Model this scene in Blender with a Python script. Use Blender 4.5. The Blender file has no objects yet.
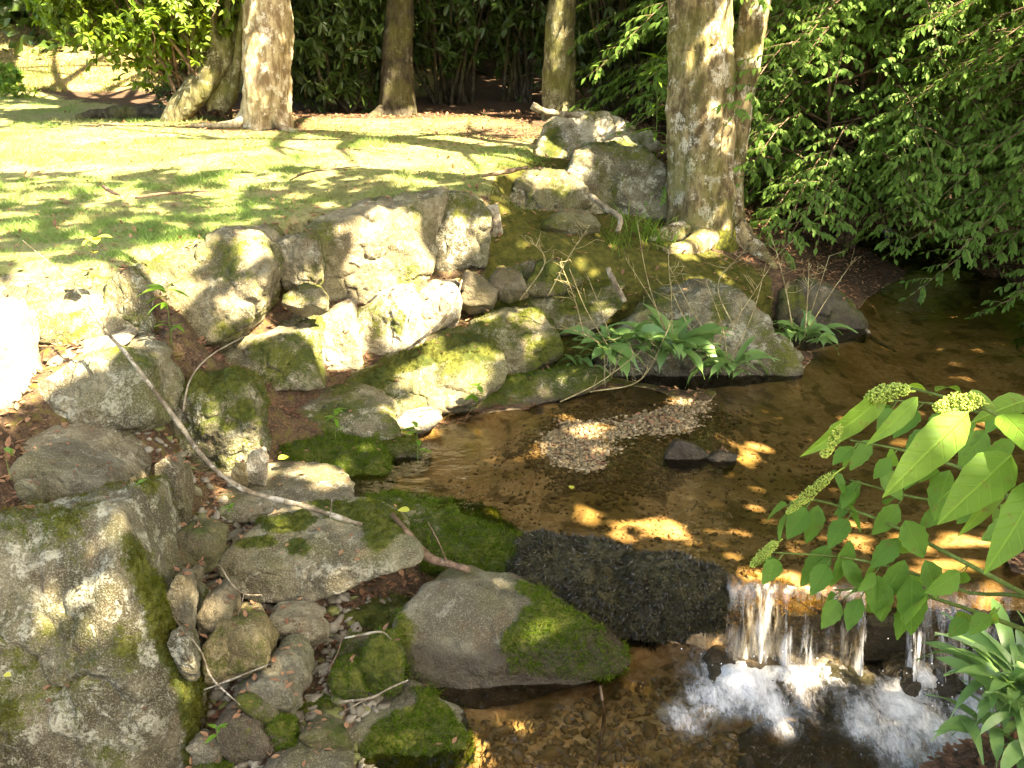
import bpy, bmesh, math, random
import numpy as np
from mathutils import Vector
from mathutils.bvhtree import BVHTree
rng = np.random.default_rng(7)
random.seed(7)
R = math.radians
scene = bpy.context.scene
COL = scene.collection

# ------------------------------------------------------------------ camera
H0, PITCH, F = 2.3, R(20.5), 1000.0
cp, sp = math.cos(PITCH), math.sin(PITCH)
cam_d = bpy.data.cameras.new('camera'); cam = bpy.data.objects.new('camera', cam_d); COL.objects.link(cam)
cam.location = (0, 0, H0); cam.rotation_euler = (math.pi/2-PITCH, 0, 0)
cam_d.sensor_width = 36; cam_d.lens = 36*F/1024; cam_d.clip_end = 400; cam_d.clip_start = .05
scene.camera = cam

def P(u, v, Y):
    """the point of the place seen at (u, v), Y metres ahead"""
    a, b = (u-512)/F, -(v-384)/F
    dy, dz = cp+b*sp, -sp+b*cp
    t = Y/dy
    return np.array([a*t, Y, H0+dz*t])
def G(u, v, z):
    """the point at (u, v) on the level z"""
    a, b = (u-512)/F, -(v-384)/F
    dy, dz = cp+b*sp, -sp+b*cp
    t = (z-H0)/dz
    return np.array([a*t, dy*t, z])
def proj(p):
    p = np.asarray(p, float).reshape(-1, 3)-np.array([0, 0, H0])
    fw = p[:, 1]*cp-p[:, 2]*sp; up = p[:, 1]*sp+p[:, 2]*cp
    fw = np.where(fw < .05, .05, fw)
    return 512+F*p[:, 0]/fw, 384-F*up/fw

# ------------------------------------------------------------------ noise
def _hash(i, j, k, seed):
    h = (i*374761393+j*668265263+k*2147483647+seed*1274126177) & 0xffffffff
    h = ((h ^ (h >> 13))*1274126177) & 0xffffffff
    h = ((h ^ (h >> 16))*2246822519) & 0xffffffff
    return ((h ^ (h >> 15)) & 0xffff)/32767.5-1.0
def vnoise(p, seed=0):
    f0 = np.floor(p); f = p-f0; i = f0.astype(np.int64)
    f = f*f*f*(f*(f*6-15)+10)
    o = 0
    for a in (0, 1):
        wa = f[:, 0] if a else 1-f[:, 0]
        for b in (0, 1):
            wb = f[:, 1] if b else 1-f[:, 1]
            for c in (0, 1):
                wc = f[:, 2] if c else 1-f[:, 2]
                o = o+wa*wb*wc*_hash(i[:, 0]+a, i[:, 1]+b, i[:, 2]+c, seed)
    return o
def fbm(p, scale, octv=4, seed=0, gain=.5):
    s, a, tot = 0, 1.0, 0
    for k in range(octv):
        s = s+a*vnoise(p*scale*(2.03**k)+k*17.3, seed+k); tot += a; a *= gain
    return s/tot
def sstep(a, b, x):
    t = np.clip((x-a)/(b-a), 0, 1); return t*t*(3-2*t)
def inpoly(u, v, poly):
    u, v = np.asarray(u, float), np.asarray(v, float)
    r = np.zeros(u.shape, bool); n = len(poly)
    for i in range(n):
        x1, y1 = poly[i]; x2, y2 = poly[(i+1) % n]
        if y1 == y2: continue
        c = ((y1 > v) != (y2 > v)) & (u < (x2-x1)*(v-y1)/(y2-y1)+x1)
        r ^= c
    return r

# ------------------------------------------------------------------ mesh helpers
def mesh_np(name, verts, tris=None, quads=None, mat=None, parent=None, attrs=None, smooth=True):
    me = bpy.data.meshes.new(name)
    verts = np.asarray(verts, np.float32)
    fl = []; ls = []; n = 0
    if tris is not None and len(tris):
        tris = np.asarray(tris, np.int32); fl.append(tris.ravel()); ls.append(np.full(len(tris), 3, np.int32))
    if quads is not None and len(quads):
        quads = np.asarray(quads, np.int32); fl.append(quads.ravel()); ls.append(np.full(len(quads), 4, np.int32))
    loops = np.concatenate(fl); tot = np.concatenate(ls)
    start = np.concatenate([[0], np.cumsum(tot)[:-1]]).astype(np.int32)
    me.vertices.add(len(verts)); me.vertices.foreach_set('co', verts.ravel())
    me.loops.add(len(loops)); me.loops.foreach_set('vertex_index', loops)
    me.polygons.add(len(tot)); me.polygons.foreach_set('loop_start', start)
    me.polygons.foreach_set('use_smooth', np.full(len(tot), smooth, bool))
    me.update(calc_edges=True)
    for k, a in (attrs or {}).items():
        at = me.attributes.new(k, 'FLOAT', 'POINT'); at.data.foreach_set('value', np.asarray(a, np.float32))
    ob = bpy.data.objects.new(name, me)
    if mat: me.materials.append(mat)
    COL.objects.link(ob)
    if parent: ob.parent = parent
    return ob
class Acc:
    """collects several shapes into one mesh"""
    def __init__(s): s.v = []; s.t = []; s.q = []; s.n = 0; s.a = []
    def add(s, v, tris=None, quads=None, a=None):
        v = np.asarray(v, float)
        if tris is not None and len(tris): s.t.append(np.asarray(tris)+s.n)
        if quads is not None and len(quads): s.q.append(np.asarray(quads)+s.n)
        s.v.append(v); s.n += len(v); s.k = len(v)
        s.a.append(np.full(len(v), 0. if a is None else a) if np.isscalar(a) or a is None else a)
    def build(s, name, mat, parent=None, smooth=True, attr=None):
        return mesh_np(name, np.concatenate(s.v), np.concatenate(s.t) if s.t else None,
                       np.concatenate(s.q) if s.q else None, mat, parent,
                       {attr: np.concatenate(s.a)} if attr else None, smooth)
def tag(o, label=None, cat=None, group=None, kind=None):
    if label: o['label'] = label
    if cat: o['category'] = cat
    if group: o['group'] = group
    if kind: o['kind'] = kind
    return o
def empty(name, loc, label, cat, group=None):
    o = bpy.data.objects.new(name, None); COL.objects.link(o); o.location = [float(x) for x in loc]
    o.empty_display_size = .1
    return tag(o, label, cat, group)
def adopt(root, ob):
    """parent a mesh modelled in place to a root that stands elsewhere"""
    ob.parent = root
    ob.matrix_parent_inverse.identity()
    ob.location = [-c for c in root.location]
    return ob
def tube(pts, rad, ns=8, jit=0, seed=0, scale=6, flare=None, cap=True):
    """a round limb along pts (resampled smoothly); returns verts, quads, tris"""
    pts = np.asarray(pts, float); rad = np.asarray(rad, float)*np.ones(len(pts))
    n = len(pts)
    T = np.gradient(pts, axis=0); T /= np.linalg.norm(T, axis=1)[:, None]+1e-9
    ref = np.array([0, 0, 1.]) if abs(T[:, 2]).mean() < .8 else np.array([0, 1., 0])
    A = np.cross(T, ref); A /= np.linalg.norm(A, axis=1)[:, None]+1e-9
    B = np.cross(T, A)
    an = np.arange(ns)/ns*2*math.pi
    d = A[:, None, :]*np.cos(an)[None, :, None]+B[:, None, :]*np.sin(an)[None, :, None]
    r = rad[:, None]*np.ones((1, ns))
    v = pts[:, None, :]+d*r[:, :, None]
    if jit:
        nz = fbm(v.reshape(-1, 3), scale, 4, seed).reshape(n, ns)
        v = v+d*(nz*jit*r)[:, :, None]
    i = np.arange(n-1)[:, None]*ns; j = np.arange(ns)[None, :]; k = (np.arange(ns)[None, :]+1) % ns
    q = np.stack([i+j, i+k, i+ns+k, i+ns+j], -1).reshape(-1, 4)
    v = v.reshape(-1, 3); t = []
    if cap:
        v = np.vstack([v, pts[0], pts[-1]]); c0, c1 = n*ns, n*ns+1
        t = [(c0, (x+1) % ns, x) for x in range(ns)]+[(c1, (n-1)*ns+x, (n-1)*ns+(x+1) % ns) for x in range(ns)]
    return v, np.asarray(q), np.asarray(t) if len(t) else None
def curve(ctrl, n):
    """Catmull-Rom through ctrl (k, m)"""
    c = np.asarray(ctrl, float); k = len(c)
    c = np.vstack([2*c[0]-c[1], c, 2*c[-1]-c[-2]])
    s = np.linspace(0, k-1-1e-6, n); i = s.astype(int); f = (s-i)[:, None]
    a, b, d, e = c[i], c[i+1], c[i+2], c[i+3]
    return .5*(2*b+(d-a)*f+(2*a-5*b+4*d-e)*f**2+(3*b-a-3*d+e)*f**3)
def limb(acc, ctrl, rads, n=12, ns=7, jit=.1, seed=0, scale=10, a=None):
    c = curve(np.hstack([np.asarray(ctrl, float), np.asarray(rads, float)[:, None]]), n)
    v, q, t = tube(c[:, :3], np.maximum(c[:, 3], .0008), ns, jit, seed, scale)
    acc.add(v, t, q, a)
def unit(v): return v/(np.linalg.norm(v, axis=-1, keepdims=True)+1e-9)
def frames(d, n):
    d = unit(d); b = unit(np.cross(n, d)); n = np.cross(d, b)
    return np.stack([d, b, n], -1)            # columns
def scatter(tv, tf, M, T, S):
    """copies of a leaf (tv, tf quads/tris) -> verts, faces"""
    N, k = len(T), len(tv)
    S = np.asarray(S, float)
    if S.ndim == 1: S = S[:, None]*np.ones((1, 3))
    v = np.einsum('nij,nkj->nki', M, tv[None]*S[:, None, :])+T[:, None, :]
    f = tf[None]+(np.arange(N)*k)[:, None, None]
    return v.reshape(-1, 3), f.reshape(-1, tf.shape[1])
def rdir(n, flat=1.0):
    d = rng.normal(size=(n, 3)); d[:, 2] *= flat; return unit(d)
# leaf shapes: long axis +x, length 1
LEAF4 = (np.array([[0, 0, 0], [.42, .26, .05], [1, 0, -.10], [.42, -.26, .05]]), np.array([[0, 2, 1], [0, 3, 2]]))
def leaf_shape(w=.5, n=5, fold=.12, droop=.25, peak=.38, serr=0.0):
    xs = np.linspace(0, 1, n+1)
    prof = np.where(xs < peak, np.sin(xs/peak*math.pi/2)**.8, np.cos((xs-peak)/(1-peak)*math.pi/2)**.9)
    prof = np.clip(prof, 0, 1)*w/2
    if serr: prof[1:-1] *= 1+serr*np.where(np.arange(1, n) % 2, 1, -1)
    z = -droop*xs**2
    v = []
    for x, p_, zz in zip(xs, prof, z):
        v += [[x, p_, zz+p_*fold*2], [x, 0, zz], [x, -p_, zz+p_*fold*2]]
    q = []
    for i in range(n):
        a = i*3
        q += [[a, a+1, a+4, a+3], [a+1, a+2, a+5, a+4]]
    return np.array(v), np.array(q)
LEAF_MID = leaf_shape(.42, 3, .12, .18)
LEAF_FINE = leaf_shape(.46, 3, .10, .2, .42)
LEAF_LONG = leaf_shape(.26, 3, .12, .22, .5)
BLADE = (np.array([[0, .5, 0], [0, -.5, 0], [1., 0, 0]]), np.array([[0, 1, 2]]))
# ------------------------------------------------------------------ materials
class NT:
    def __init__(s, name):
        s.m = bpy.data.materials.new(name); s.m.use_nodes = True; s.t = s.m.node_tree; s.t.nodes.clear()
        s.out = s.n('ShaderNodeOutputMaterial'); s._pos = None
    def n(s, typ, **kw):
        x = s.t.nodes.new(typ)
        for k, v in kw.items():
            if k.startswith('i_'):
                key = k[2:].replace('_', ' ')
                x.inputs[key].default_value = v
            else: setattr(x, k, v)
        return x
    def l(s, a, b): s.t.links.new(a, b)
    def pos(s):
        if s._pos is None: s._pos = s.n('ShaderNodeNewGeometry').outputs['Position']
        return s._pos
    def noise(s, scale, detail=4, rough=.55, vec=None, dist=0):
        x = s.n('ShaderNodeTexNoise'); x.inputs['Scale'].default_value = scale
        x.inputs['Detail'].default_value = detail; x.inputs['Roughness'].default_value = rough
        x.inputs['Distortion'].default_value = dist
        s.l(vec if vec is not None else s.pos(), x.inputs['Vector']); return x.outputs['Fac']
    def voro(s, scale, feature='F1', vec=None, out='Distance', rnd=1.0):
        x = s.n('ShaderNodeTexVoronoi', feature=feature); x.inputs['Scale'].default_value = scale
        x.inputs['Randomness'].default_value = rnd
        s.l(vec if vec is not None else s.pos(), x.inputs['Vector']); return x.outputs[out]
    def ramp(s, fac, lo, hi, inv=False):
        x = s.n('ShaderNodeMapRange', interpolation_type='SMOOTHSTEP')
        x.inputs['From Min'].default_value = lo; x.inputs['From Max'].default_value = hi
        if inv: x.inputs['To Min'].default_value = 1; x.inputs['To Max'].default_value = 0
        s.l(fac, x.inputs['Value']); return x.outputs['Result']
    def math(s, op, a, b=None):
        x = s.n('ShaderNodeMath', operation=op)
        for i, q in enumerate((a, b)):
            if q is None: continue
            if isinstance(q, (int, float)): x.inputs[i].default_value = q
            else: s.l(q, x.inputs[i])
        return x.outputs[0]
    def mix(s, fac, a, b):
        x = s.n('ShaderNodeMix', data_type='RGBA')
        for sock, q in ((x.inputs[0], fac), (x.inputs[6], a), (x.inputs[7], b)):
            if isinstance(q, (int, float)): sock.default_value = q
            elif isinstance(q, tuple): sock.default_value = (*q, 1) if len(q) == 3 else q
            else: s.l(q, sock)
        return x.outputs[2]
    def attr(s, name): return s.n('ShaderNodeAttribute', attribute_name=name).outputs['Fac']
    def bump(s, h, strength=.5, dist=.01, normal=None):
        x = s.n('ShaderNodeBump'); x.inputs['Strength'].default_value = strength; x.inputs['Distance'].default_value = dist
        s.l(h, x.inputs['Height'])
        if normal is not None: s.l(normal, x.inputs['Normal'])
        return x.outputs['Normal']
    def bsdf(s, col, rough=.9, normal=None, spec=.3):
        x = s.n('ShaderNodeBsdfPrincipled'); x.inputs['Specular IOR Level'].default_value = spec
        for key, q in (('Base Color', col), ('Roughness', rough)):
            if isinstance(q, (int, float)): x.inputs[key].default_value = q
            elif isinstance(q, tuple): x.inputs[key].default_value = (*q, 1)
            else: s.l(q, x.inputs[key])
        if normal is not None: s.l(normal, x.inputs['Normal'])
        return x.outputs[0]
    def done(s, sh): s.l(sh, s.out.inputs['Surface']); return s.m

def rock_mat(name, base, dark, pale, pale_amt=.5, moss1=(.035, .05, .005), moss2=(.095, .10, .012), strat=0):
    m = NT(name)
    n1 = m.noise(3.2, 5, .6); n2 = m.noise(14, 5, .65); n3 = m.noise(70, 3, .6)
    c = m.mix(m.ramp(n1, .40, .58), dark, base)
    c = m.mix(m.ramp(n2, .44, .56), m.mix(.45, c, dark), c)
    # pale lichen crusts
    w = m.noise(9, 5, .75, dist=.5)
    lich = m.math('MULTIPLY', m.ramp(w, .62-.16*pale_amt, .66-.12*pale_amt), m.ramp(n3, .3, .55))
    c = m.mix(m.math('MULTIPLY', lich, min(1, .35+.6*pale_amt)), c, pale)
    # dark algae specks
    sp_ = m.ramp(m.noise(38, 4, .7), .56, .64)
    c = m.mix(m.math('MULTIPLY', sp_, .75), c, dark)
    cr_ = m.ramp(m.voro(7, 'DISTANCE_TO_EDGE', m.n('ShaderNodeNewGeometry').outputs['Position']), .0, .035, True)
    c = m.mix(m.math('MULTIPLY', m.math('MULTIPLY', cr_, m.ramp(m.noise(2.3, 3), .5, .6)), .7), c, dark)
    g_ = m.ramp(m.noise(1.7, 4, .6), .45, .7)
    c = m.mix(m.math('MULTIPLY', g_, .68), c, (.085, .082, .018))
    # brown litter stains
    b_ = m.ramp(m.noise(5.1, 5, .7, dist=.3), .54, .66)
    c = m.mix(m.math('MULTIPLY', b_, .55), c, (.085, .055, .025))
    # fine grain of the stone
    c = m.mix(m.math('MULTIPLY', m.ramp(m.noise(160, 2, .5), .5, .62), .3), c, pale)
    mo = m.attr('moss')
    edge = m.math('ADD', mo, m.math('ADD', m.math('MULTIPLY', m.math('SUBTRACT', m.noise(24, 5, .75), .5), 1.5), m.math('MULTIPLY', m.math('SUBTRACT', m.noise(130, 2, .6), .5), .9)))
    mf = m.ramp(edge, .3, .75)
    mc = m.mix(m.ramp(m.noise(6, 4, .6), .35, .65), moss1, moss2)
    mc = m.mix(m.math('MULTIPLY', m.ramp(m.noise(90, 2), .4, .6), .5), mc, (.03, .035, .006))
    c = m.mix(mf, c, mc)
    we = m.attr('wet')
    c = m.mix(m.math('MULTIPLY', we, .78), c, (.03, .02, .01))
    h = m.math('ADD', m.math('MULTIPLY', m.noise(22, 6, .65), .7), m.math('MULTIPLY', m.noise(110, 4, .6), .35))
    h = m.math('ADD', h, m.math('MULTIPLY', lich, .12))
    nb = m.bump(h, .9, .03)
    ro = m.math('SUBTRACT', .92, m.math('MULTIPLY', we, .55))
    return m.done(m.bsdf(c, ro, nb, .3))
M = {}
M['rock'] = rock_mat('weathered_stone', (.20, .17, .10), (.075, .06, .032), (.40, .37, .26), .55)
M['rock_grey'] = rock_mat('grey_stone', (.165, .148, .095), (.075, .064, .038), (.29, .27, .195), .3)
M['rock_lichen'] = rock_mat('lichen_stone', (.155, .135, .08), (.05, .041, .021), (.36, .35, .255), .7)
M['rock_pale'] = rock_mat('pale_stone', (.38, .34, .24), (.15, .12, .075), (.55, .52, .41), .6)  # pale stone; its light tone also helps whiten the sunlit rocks
M['rock_ochre'] = rock_mat('ochre_stone', (.27, .215, .10), (.11, .08, .034), (.38, .33, .19), .4)
M['rock_dark'] = rock_mat('dark_wet_stone', (.085, .075, .05), (.03, .026, .018), (.15, .14, .11), .2)
M['rock_brown'] = rock_mat('brown_stone', (.14, .115, .07), (.055, .043, .025), (.23, .20, .14), .25)

def leaf_mat(name, c1, c2, c3=None, trans=.45, rough=.5, spec=.4, vein=False):
    m = NT(name)
    rnd = m.n('ShaderNodeNewGeometry').outputs['Random Per Island']
    c = m.mix(rnd, c1, c2)
    if c3: c = m.mix(m.ramp(m.noise(1.1, 3), .45, .62), c, c3)
    c = m.mix(m.math('MULTIPLY', m.ramp(m.noise(40, 2), .45, .7), .25), c, tuple(x*.55 for x in c1))
    nb = None
    if vein:
        lx, ly = m.attr('lx'), m.math('ABSOLUTE', m.attr('ly'))
        ph = m.math('FRACT', m.math('SUBTRACT', m.math('MULTIPLY', lx, 7.0), m.math('MULTIPLY', ly, 9.0)))
        side = m.ramp(m.math('ABSOLUTE', m.math('SUBTRACT', ph, .5)), .0, .10, True)
        mid = m.ramp(ly, .004, .016, True)
        vn = m.math('MAXIMUM', mid, m.math('MULTIPLY', side, .55))
        c = m.mix(m.math('MULTIPLY', vn, .28), c, tuple(min(1, x*1.7) for x in c2))
        bl = m.ramp(m.noise(55, 4, .7), .61, .68)
        c = m.mix(m.math('MULTIPLY', bl, .6), c, (.16, .10, .03))
        nb = m.bump(m.math('SUBTRACT', m.math('MULTIPLY', m.noise(60, 3), .6), vn), .5, .003)
    a = m.bsdf(c, rough, nb, spec)
    tr = m.n('ShaderNodeBsdfTranslucent')
    hs = m.n('ShaderNodeHueSaturation'); hs.inputs['Value'].default_value = 1.5; hs.inputs['Saturation'].default_value = 1.05
    hs.inputs['Hue'].default_value = .485
    m.l(c, hs.inputs['Color']); m.l(hs.outputs[0], tr.inputs['Color'])
    mx = m.n('ShaderNodeMixShader'); mx.inputs[0].default_value = trans
    m.l(a, mx.inputs[1]); m.l(tr.outputs[0], mx.inputs[2])
    return m.done(mx.outputs[0])
M['leaf_canopy'] = leaf_mat('canopy_leaf', (.07, .12, .02), (.09, .15, .025), trans=.3)
M['leaf_bush'] = leaf_mat('bush_leaf', (.09, .19, .035), (.16, .28, .055), (.12, .22, .04), .5, .6, .22)
M['leaf_rhodo'] = leaf_mat('rhododendron_leaf', (.035, .075, .015), (.07, .12, .025), (.045, .08, .015), .3, .4)
M['leaf_bright'] = leaf_mat('bright_leaf', (.10, .19, .02), (.17, .26, .03), (.12, .18, .02), .5)
M['leaf_hyd'] = leaf_mat('hydrangea_leaf', (.095, .205, .025), (.15, .265, .035), None, .5, .55, .2, True)  # upper leaves: sunlight put into the colour
M['leaf_hyd_dark'] = leaf_mat('hydrangea_lower_leaf', (.065, .16, .022), (.10, .21, .033), None, .45, .55, .2, True)  # same bush lower down: shade put into a darker colour
M['leaf_strap'] = leaf_mat('strap_leaf', (.06, .14, .03), (.14, .24, .07), None, .3, .38, .5, True)
M['leaf_seed'] = leaf_mat('seedling_leaf', (.10, .22, .02), (.16, .28, .03), None, .45)
M['flower'] = leaf_mat('flower_bud', (.26, .36, .05), (.36, .44, .09), None, .2, .7)
M['grass'] = leaf_mat('lawn_blade', (.12, .23, .045), (.23, .32, .095), (.23, .24, .10), .45, .6, .25)
M['tuft'] = leaf_mat('tuft_blade', (.08, .17, .02), (.14, .23, .03), None, .4, .6, .25)
M['bankgrass'] = leaf_mat('bank_blade', (.17, .16, .05), (.28, .22, .09), (.12, .15, .03), .3, .7, .2)
M['moss'] = leaf_mat('moss_blade', (.045, .065, .006), (.10, .115, .010), (.075, .07, .010), .3, .8, .1)
M['moss_green'] = leaf_mat('green_moss_blade', (.045, .085, .007), (.10, .15, .012), None, .3, .8, .1)
M['moss_dark'] = leaf_mat('dark_moss_blade', (.014, .013, .006), (.05, .042, .02), None, .1, .3, .6)
M['rust'] = leaf_mat('rusty_moss_blade', (.20, .12, .03), (.34, .23, .06), (.16, .14, .03), .3, .6, .2)
M['litter'] = leaf_mat('dead_leaf', (.20, .095, .05), (.32, .19, .10), (.14, .07, .04), .1, .8, .2)
M['yellowleaf'] = leaf_mat('yellow_leaf', (.42, .42, .05), (.5, .48, .08), None, .3)

def bark_mat(name, base, dark, pale, pale_amt, moss=.3, vs=.35):
    m = NT(name)
    mp = m.n('ShaderNodeMapping'); mp.inputs['Scale'].default_value = (1, 1, vs); m.l(m.pos(), mp.inputs['Vector'])
    vec = mp.outputs[0]
    n1 = m.noise(14, 6, .65, vec); n2 = m.noise(45, 4, .7, vec)
    c = m.mix(m.ramp(n1, .38, .62), dark, base)
    lich = m.math('MULTIPLY', m.ramp(m.noise(8, 5, .75), .64-.2*pale_amt, .67-.14*pale_amt), m.ramp(n2, .36, .52))
    c = m.mix(m.math('MULTIPLY', lich, .85), c, pale)
    c = m.mix(m.math('MULTIPLY', m.ramp(m.noise(3, 4, .6), .42, .62), .75*moss), c, (.10, .105, .018))
    c = m.mix(m.math('MULTIPLY', m.ramp(n2, .52, .66), .7), c, dark)
    mo = m.attr('moss')
    c = m.mix(m.ramp(m.math('ADD', mo, m.math('MULTIPLY', m.math('SUBTRACT', m.noise(25, 4), .5), 1.0)), .4, .6), c,
              m.mix(m.ramp(m.noise(30, 3), .4, .6), (.035, .04, .006), (.10, .10, .014)))
    h = m.math('ADD', m.math('MULTIPLY', n1, .8), m.math('MULTIPLY', n2, .4))
    return m.done(m.bsdf(c, .92, m.bump(h, .9, .025), .2))
M['bark_pale'] = bark_mat('pale_lichen_bark', (.27, .215, .11), (.07, .05, .025), (.52, .49, .38), .6, .7)
M['bark_warm'] = bark_mat('warm_pale_bark', (.42, .35, .22), (.16, .11, .06), (.6, .56, .46), .5, .35)
M['bark_green'] = bark_mat('green_mossy_bark', (.17, .155, .08), (.055, .048, .022), (.33, .32, .22), .5, .8)
M['bark_dark'] = bark_mat('dark_bark', (.07, .058, .038), (.026, .021, .013), (.13, .12, .085), .4, .5)
M['twig'] = bark_mat('dead_wood', (.27, .225, .155), (.10, .075, .045), (.46, .42, .33), .6, .1, 1)
M['twig_brown'] = bark_mat('brown_dead_wood', (.20, .13, .085), (.08, .05, .03), (.30, .22, .15), .3, .1, 1)
M['stem_green'] = bark_mat('green_stem', (.12, .17, .04), (.07, .10, .02), (.2, .22, .08), .2, 0, 1)
M['stem_dry'] = bark_mat('dry_stem', (.40, .34, .17), (.2, .15, .07), (.5, .44, .27), .4, 0, 1)

def ground_mat():
    m = NT('forest_ground')
    lawn, moss, bed, bank = m.attr('lawn'), m.attr('moss'), m.attr('bed'), m.attr('bank')
    n1, n2, n3 = m.noise(2.5, 5, .6), m.noise(18, 5, .65), m.noise(80, 3, .6)
    soil = m.mix(m.ramp(n2, .35, .65), (.034, .021, .012), (.09, .052, .03))
    soil = m.mix(m.math('MULTIPLY', m.ramp(n3, .5, .64), .6), soil, (.16, .105, .06))
    soil = m.mix(m.math('MULTIPLY', m.ramp(n1, .5, .7), .5), soil, (.05, .035, .02))
    la = m.mix(m.ramp(n2, .35, .65), (.13, .15, .045), (.23, .21, .09))
    la = m.mix(m.math('MULTIPLY', m.ramp(n1, .48, .66), .8), la, (.26, .20, .10))
    def sel(a, k=.9):
        return m.ramp(m.math('ADD', a, m.math('MULTIPLY', m.math('SUBTRACT', n2, .5), k)), .35, .65)
    c = m.mix(sel(lawn), soil, la)
    c = m.mix(sel(bank), c, m.mix(m.ramp(n2, .4, .6), (.16, .15, .04), (.27, .19, .10)))
    mc = m.mix(m.ramp(n2, .35, .65), (.035, .038, .006), (.08, .072, .013))
    c = m.mix(sel(moss, 1.4), c, mc)
    cell = m.voro(42, 'F1', out='Color')
    sepn = m.n('ShaderNodeSeparateColor'); m.l(cell, sepn.inputs[0])
    be = m.mix(sepn.outputs[0], (.36, .235, .115), (.54, .40, .24))
    be = m.mix(m.ramp(n1, .4, .65), be, (.25, .185, .075))
    be = m.mix(m.math('MULTIPLY', m.ramp(m.noise(6, 5, .6, dist=.6), .52, .62), .6), be, (.06, .042, .018))
    c = m.mix(m.ramp(bed, .3, .7), c, be)
    h = m.math('ADD', m.math('MULTIPLY', n2, .7), m.math('MULTIPLY', n3, .4))
    return m.done(m.bsdf(c, .95, m.bump(h, .7, .02), .2))
M['ground'] = ground_mat()

def pebble_mat(name, c1, c2, c3):
    m = NT(name)
    rnd = m.n('ShaderNodeNewGeometry').outputs['Random Per Island']
    r2 = m.math('FRACT', m.math('MULTIPLY', rnd, 7.31))
    c = m.mix(rnd, c1, c2); c = m.mix(m.ramp(r2, .75, .9), c, c3)
    c = m.mix(m.math('MULTIPLY', m.ramp(m.noise(120, 3), .45, .6), .3), c, c1)
    return m.done(m.bsdf(c, .7, m.bump(m.noise(150, 3), .4, .004), .4))
M['gravel'] = pebble_mat('gravel_stones', (.13, .088, .04), (.23, .165, .082), (.31, .24, .135))
M['pebble'] = pebble_mat('bank_pebbles', (.11, .095, .06), (.26, .23, .17), (.12, .13, .03))

def water_mat(name, tint, wave, sc, rough=.02, foam=False, tilt=0, fmax=1.0):
    m = NT(name)
    mp = m.n('ShaderNodeMapping'); mp.inputs['Scale'].default_value = (1.3, .5, 1) if foam else (.7, 1.2, 1); m.l(m.pos(), mp.inputs['Vector'])
    v = mp.outputs[0]
    h = m.math('ADD', m.math('MULTIPLY', m.noise(sc, 3, .5, v, .3), 1.0), m.math('MULTIPLY', m.noise(sc*3.3, 2, .5, v), .35))
    nb = m.bump(h, 1.0, wave)
    fr = m.n('ShaderNodeFresnel'); fr.inputs['IOR'].default_value = 1.38; m.l(nb, fr.inputs['Normal'])
    tr = m.n('ShaderNodeBsdfTransparent'); tr.inputs['Color'].default_value = (*tint, 1)
    gl = m.n('ShaderNodeBsdfGlossy'); gl.inputs['Roughness'].default_value = rough; m.l(nb, gl.inputs['Normal'])
    mx = m.n('ShaderNodeMixShader'); m.l(m.math('MULTIPLY', fr.outputs[0], fmax), mx.inputs[0]); m.l(tr.outputs[0], mx.inputs[1]); m.l(gl.outputs[0], mx.inputs[2])
    sh = mx.outputs[0]
    if foam:
        fo = m.attr('foam')
        nz = m.math('ADD', m.math('MULTIPLY', m.noise(11, 7, .75, v, .5), .8), m.math('MULTIPLY', m.noise(75, 3, .65, v), .32))
        ff = m.math('MULTIPLY', m.ramp(fo, .03, .3), m.ramp(m.math('ADD', fo, m.math('MULTIPLY', m.math('SUBTRACT', nz, .5), 1.9)), .1, 1.25))
        fb = m.n('ShaderNodeBsdfPrincipled'); fb.inputs['Base Color'].default_value = (.86, .85, .82, 1)
        fb.inputs['Roughness'].default_value = .35
        m.l(m.bump(nz, 1.0, .03), fb.inputs['Normal'])
        m2 = m.n('ShaderNodeMixShader'); m.l(ff, m2.inputs[0]); m.l(sh, m2.inputs[1]); m.l(fb.outputs[0], m2.inputs[2])
        sh = m2.outputs[0]
    return m.done(sh)
M['pool'] = water_mat('pool_water', (.97, .86, .68), .007, 6)
M['lower'] = water_mat('lower_pool_water', (.94, .85, .68), .05, 9, .03, True)

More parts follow.
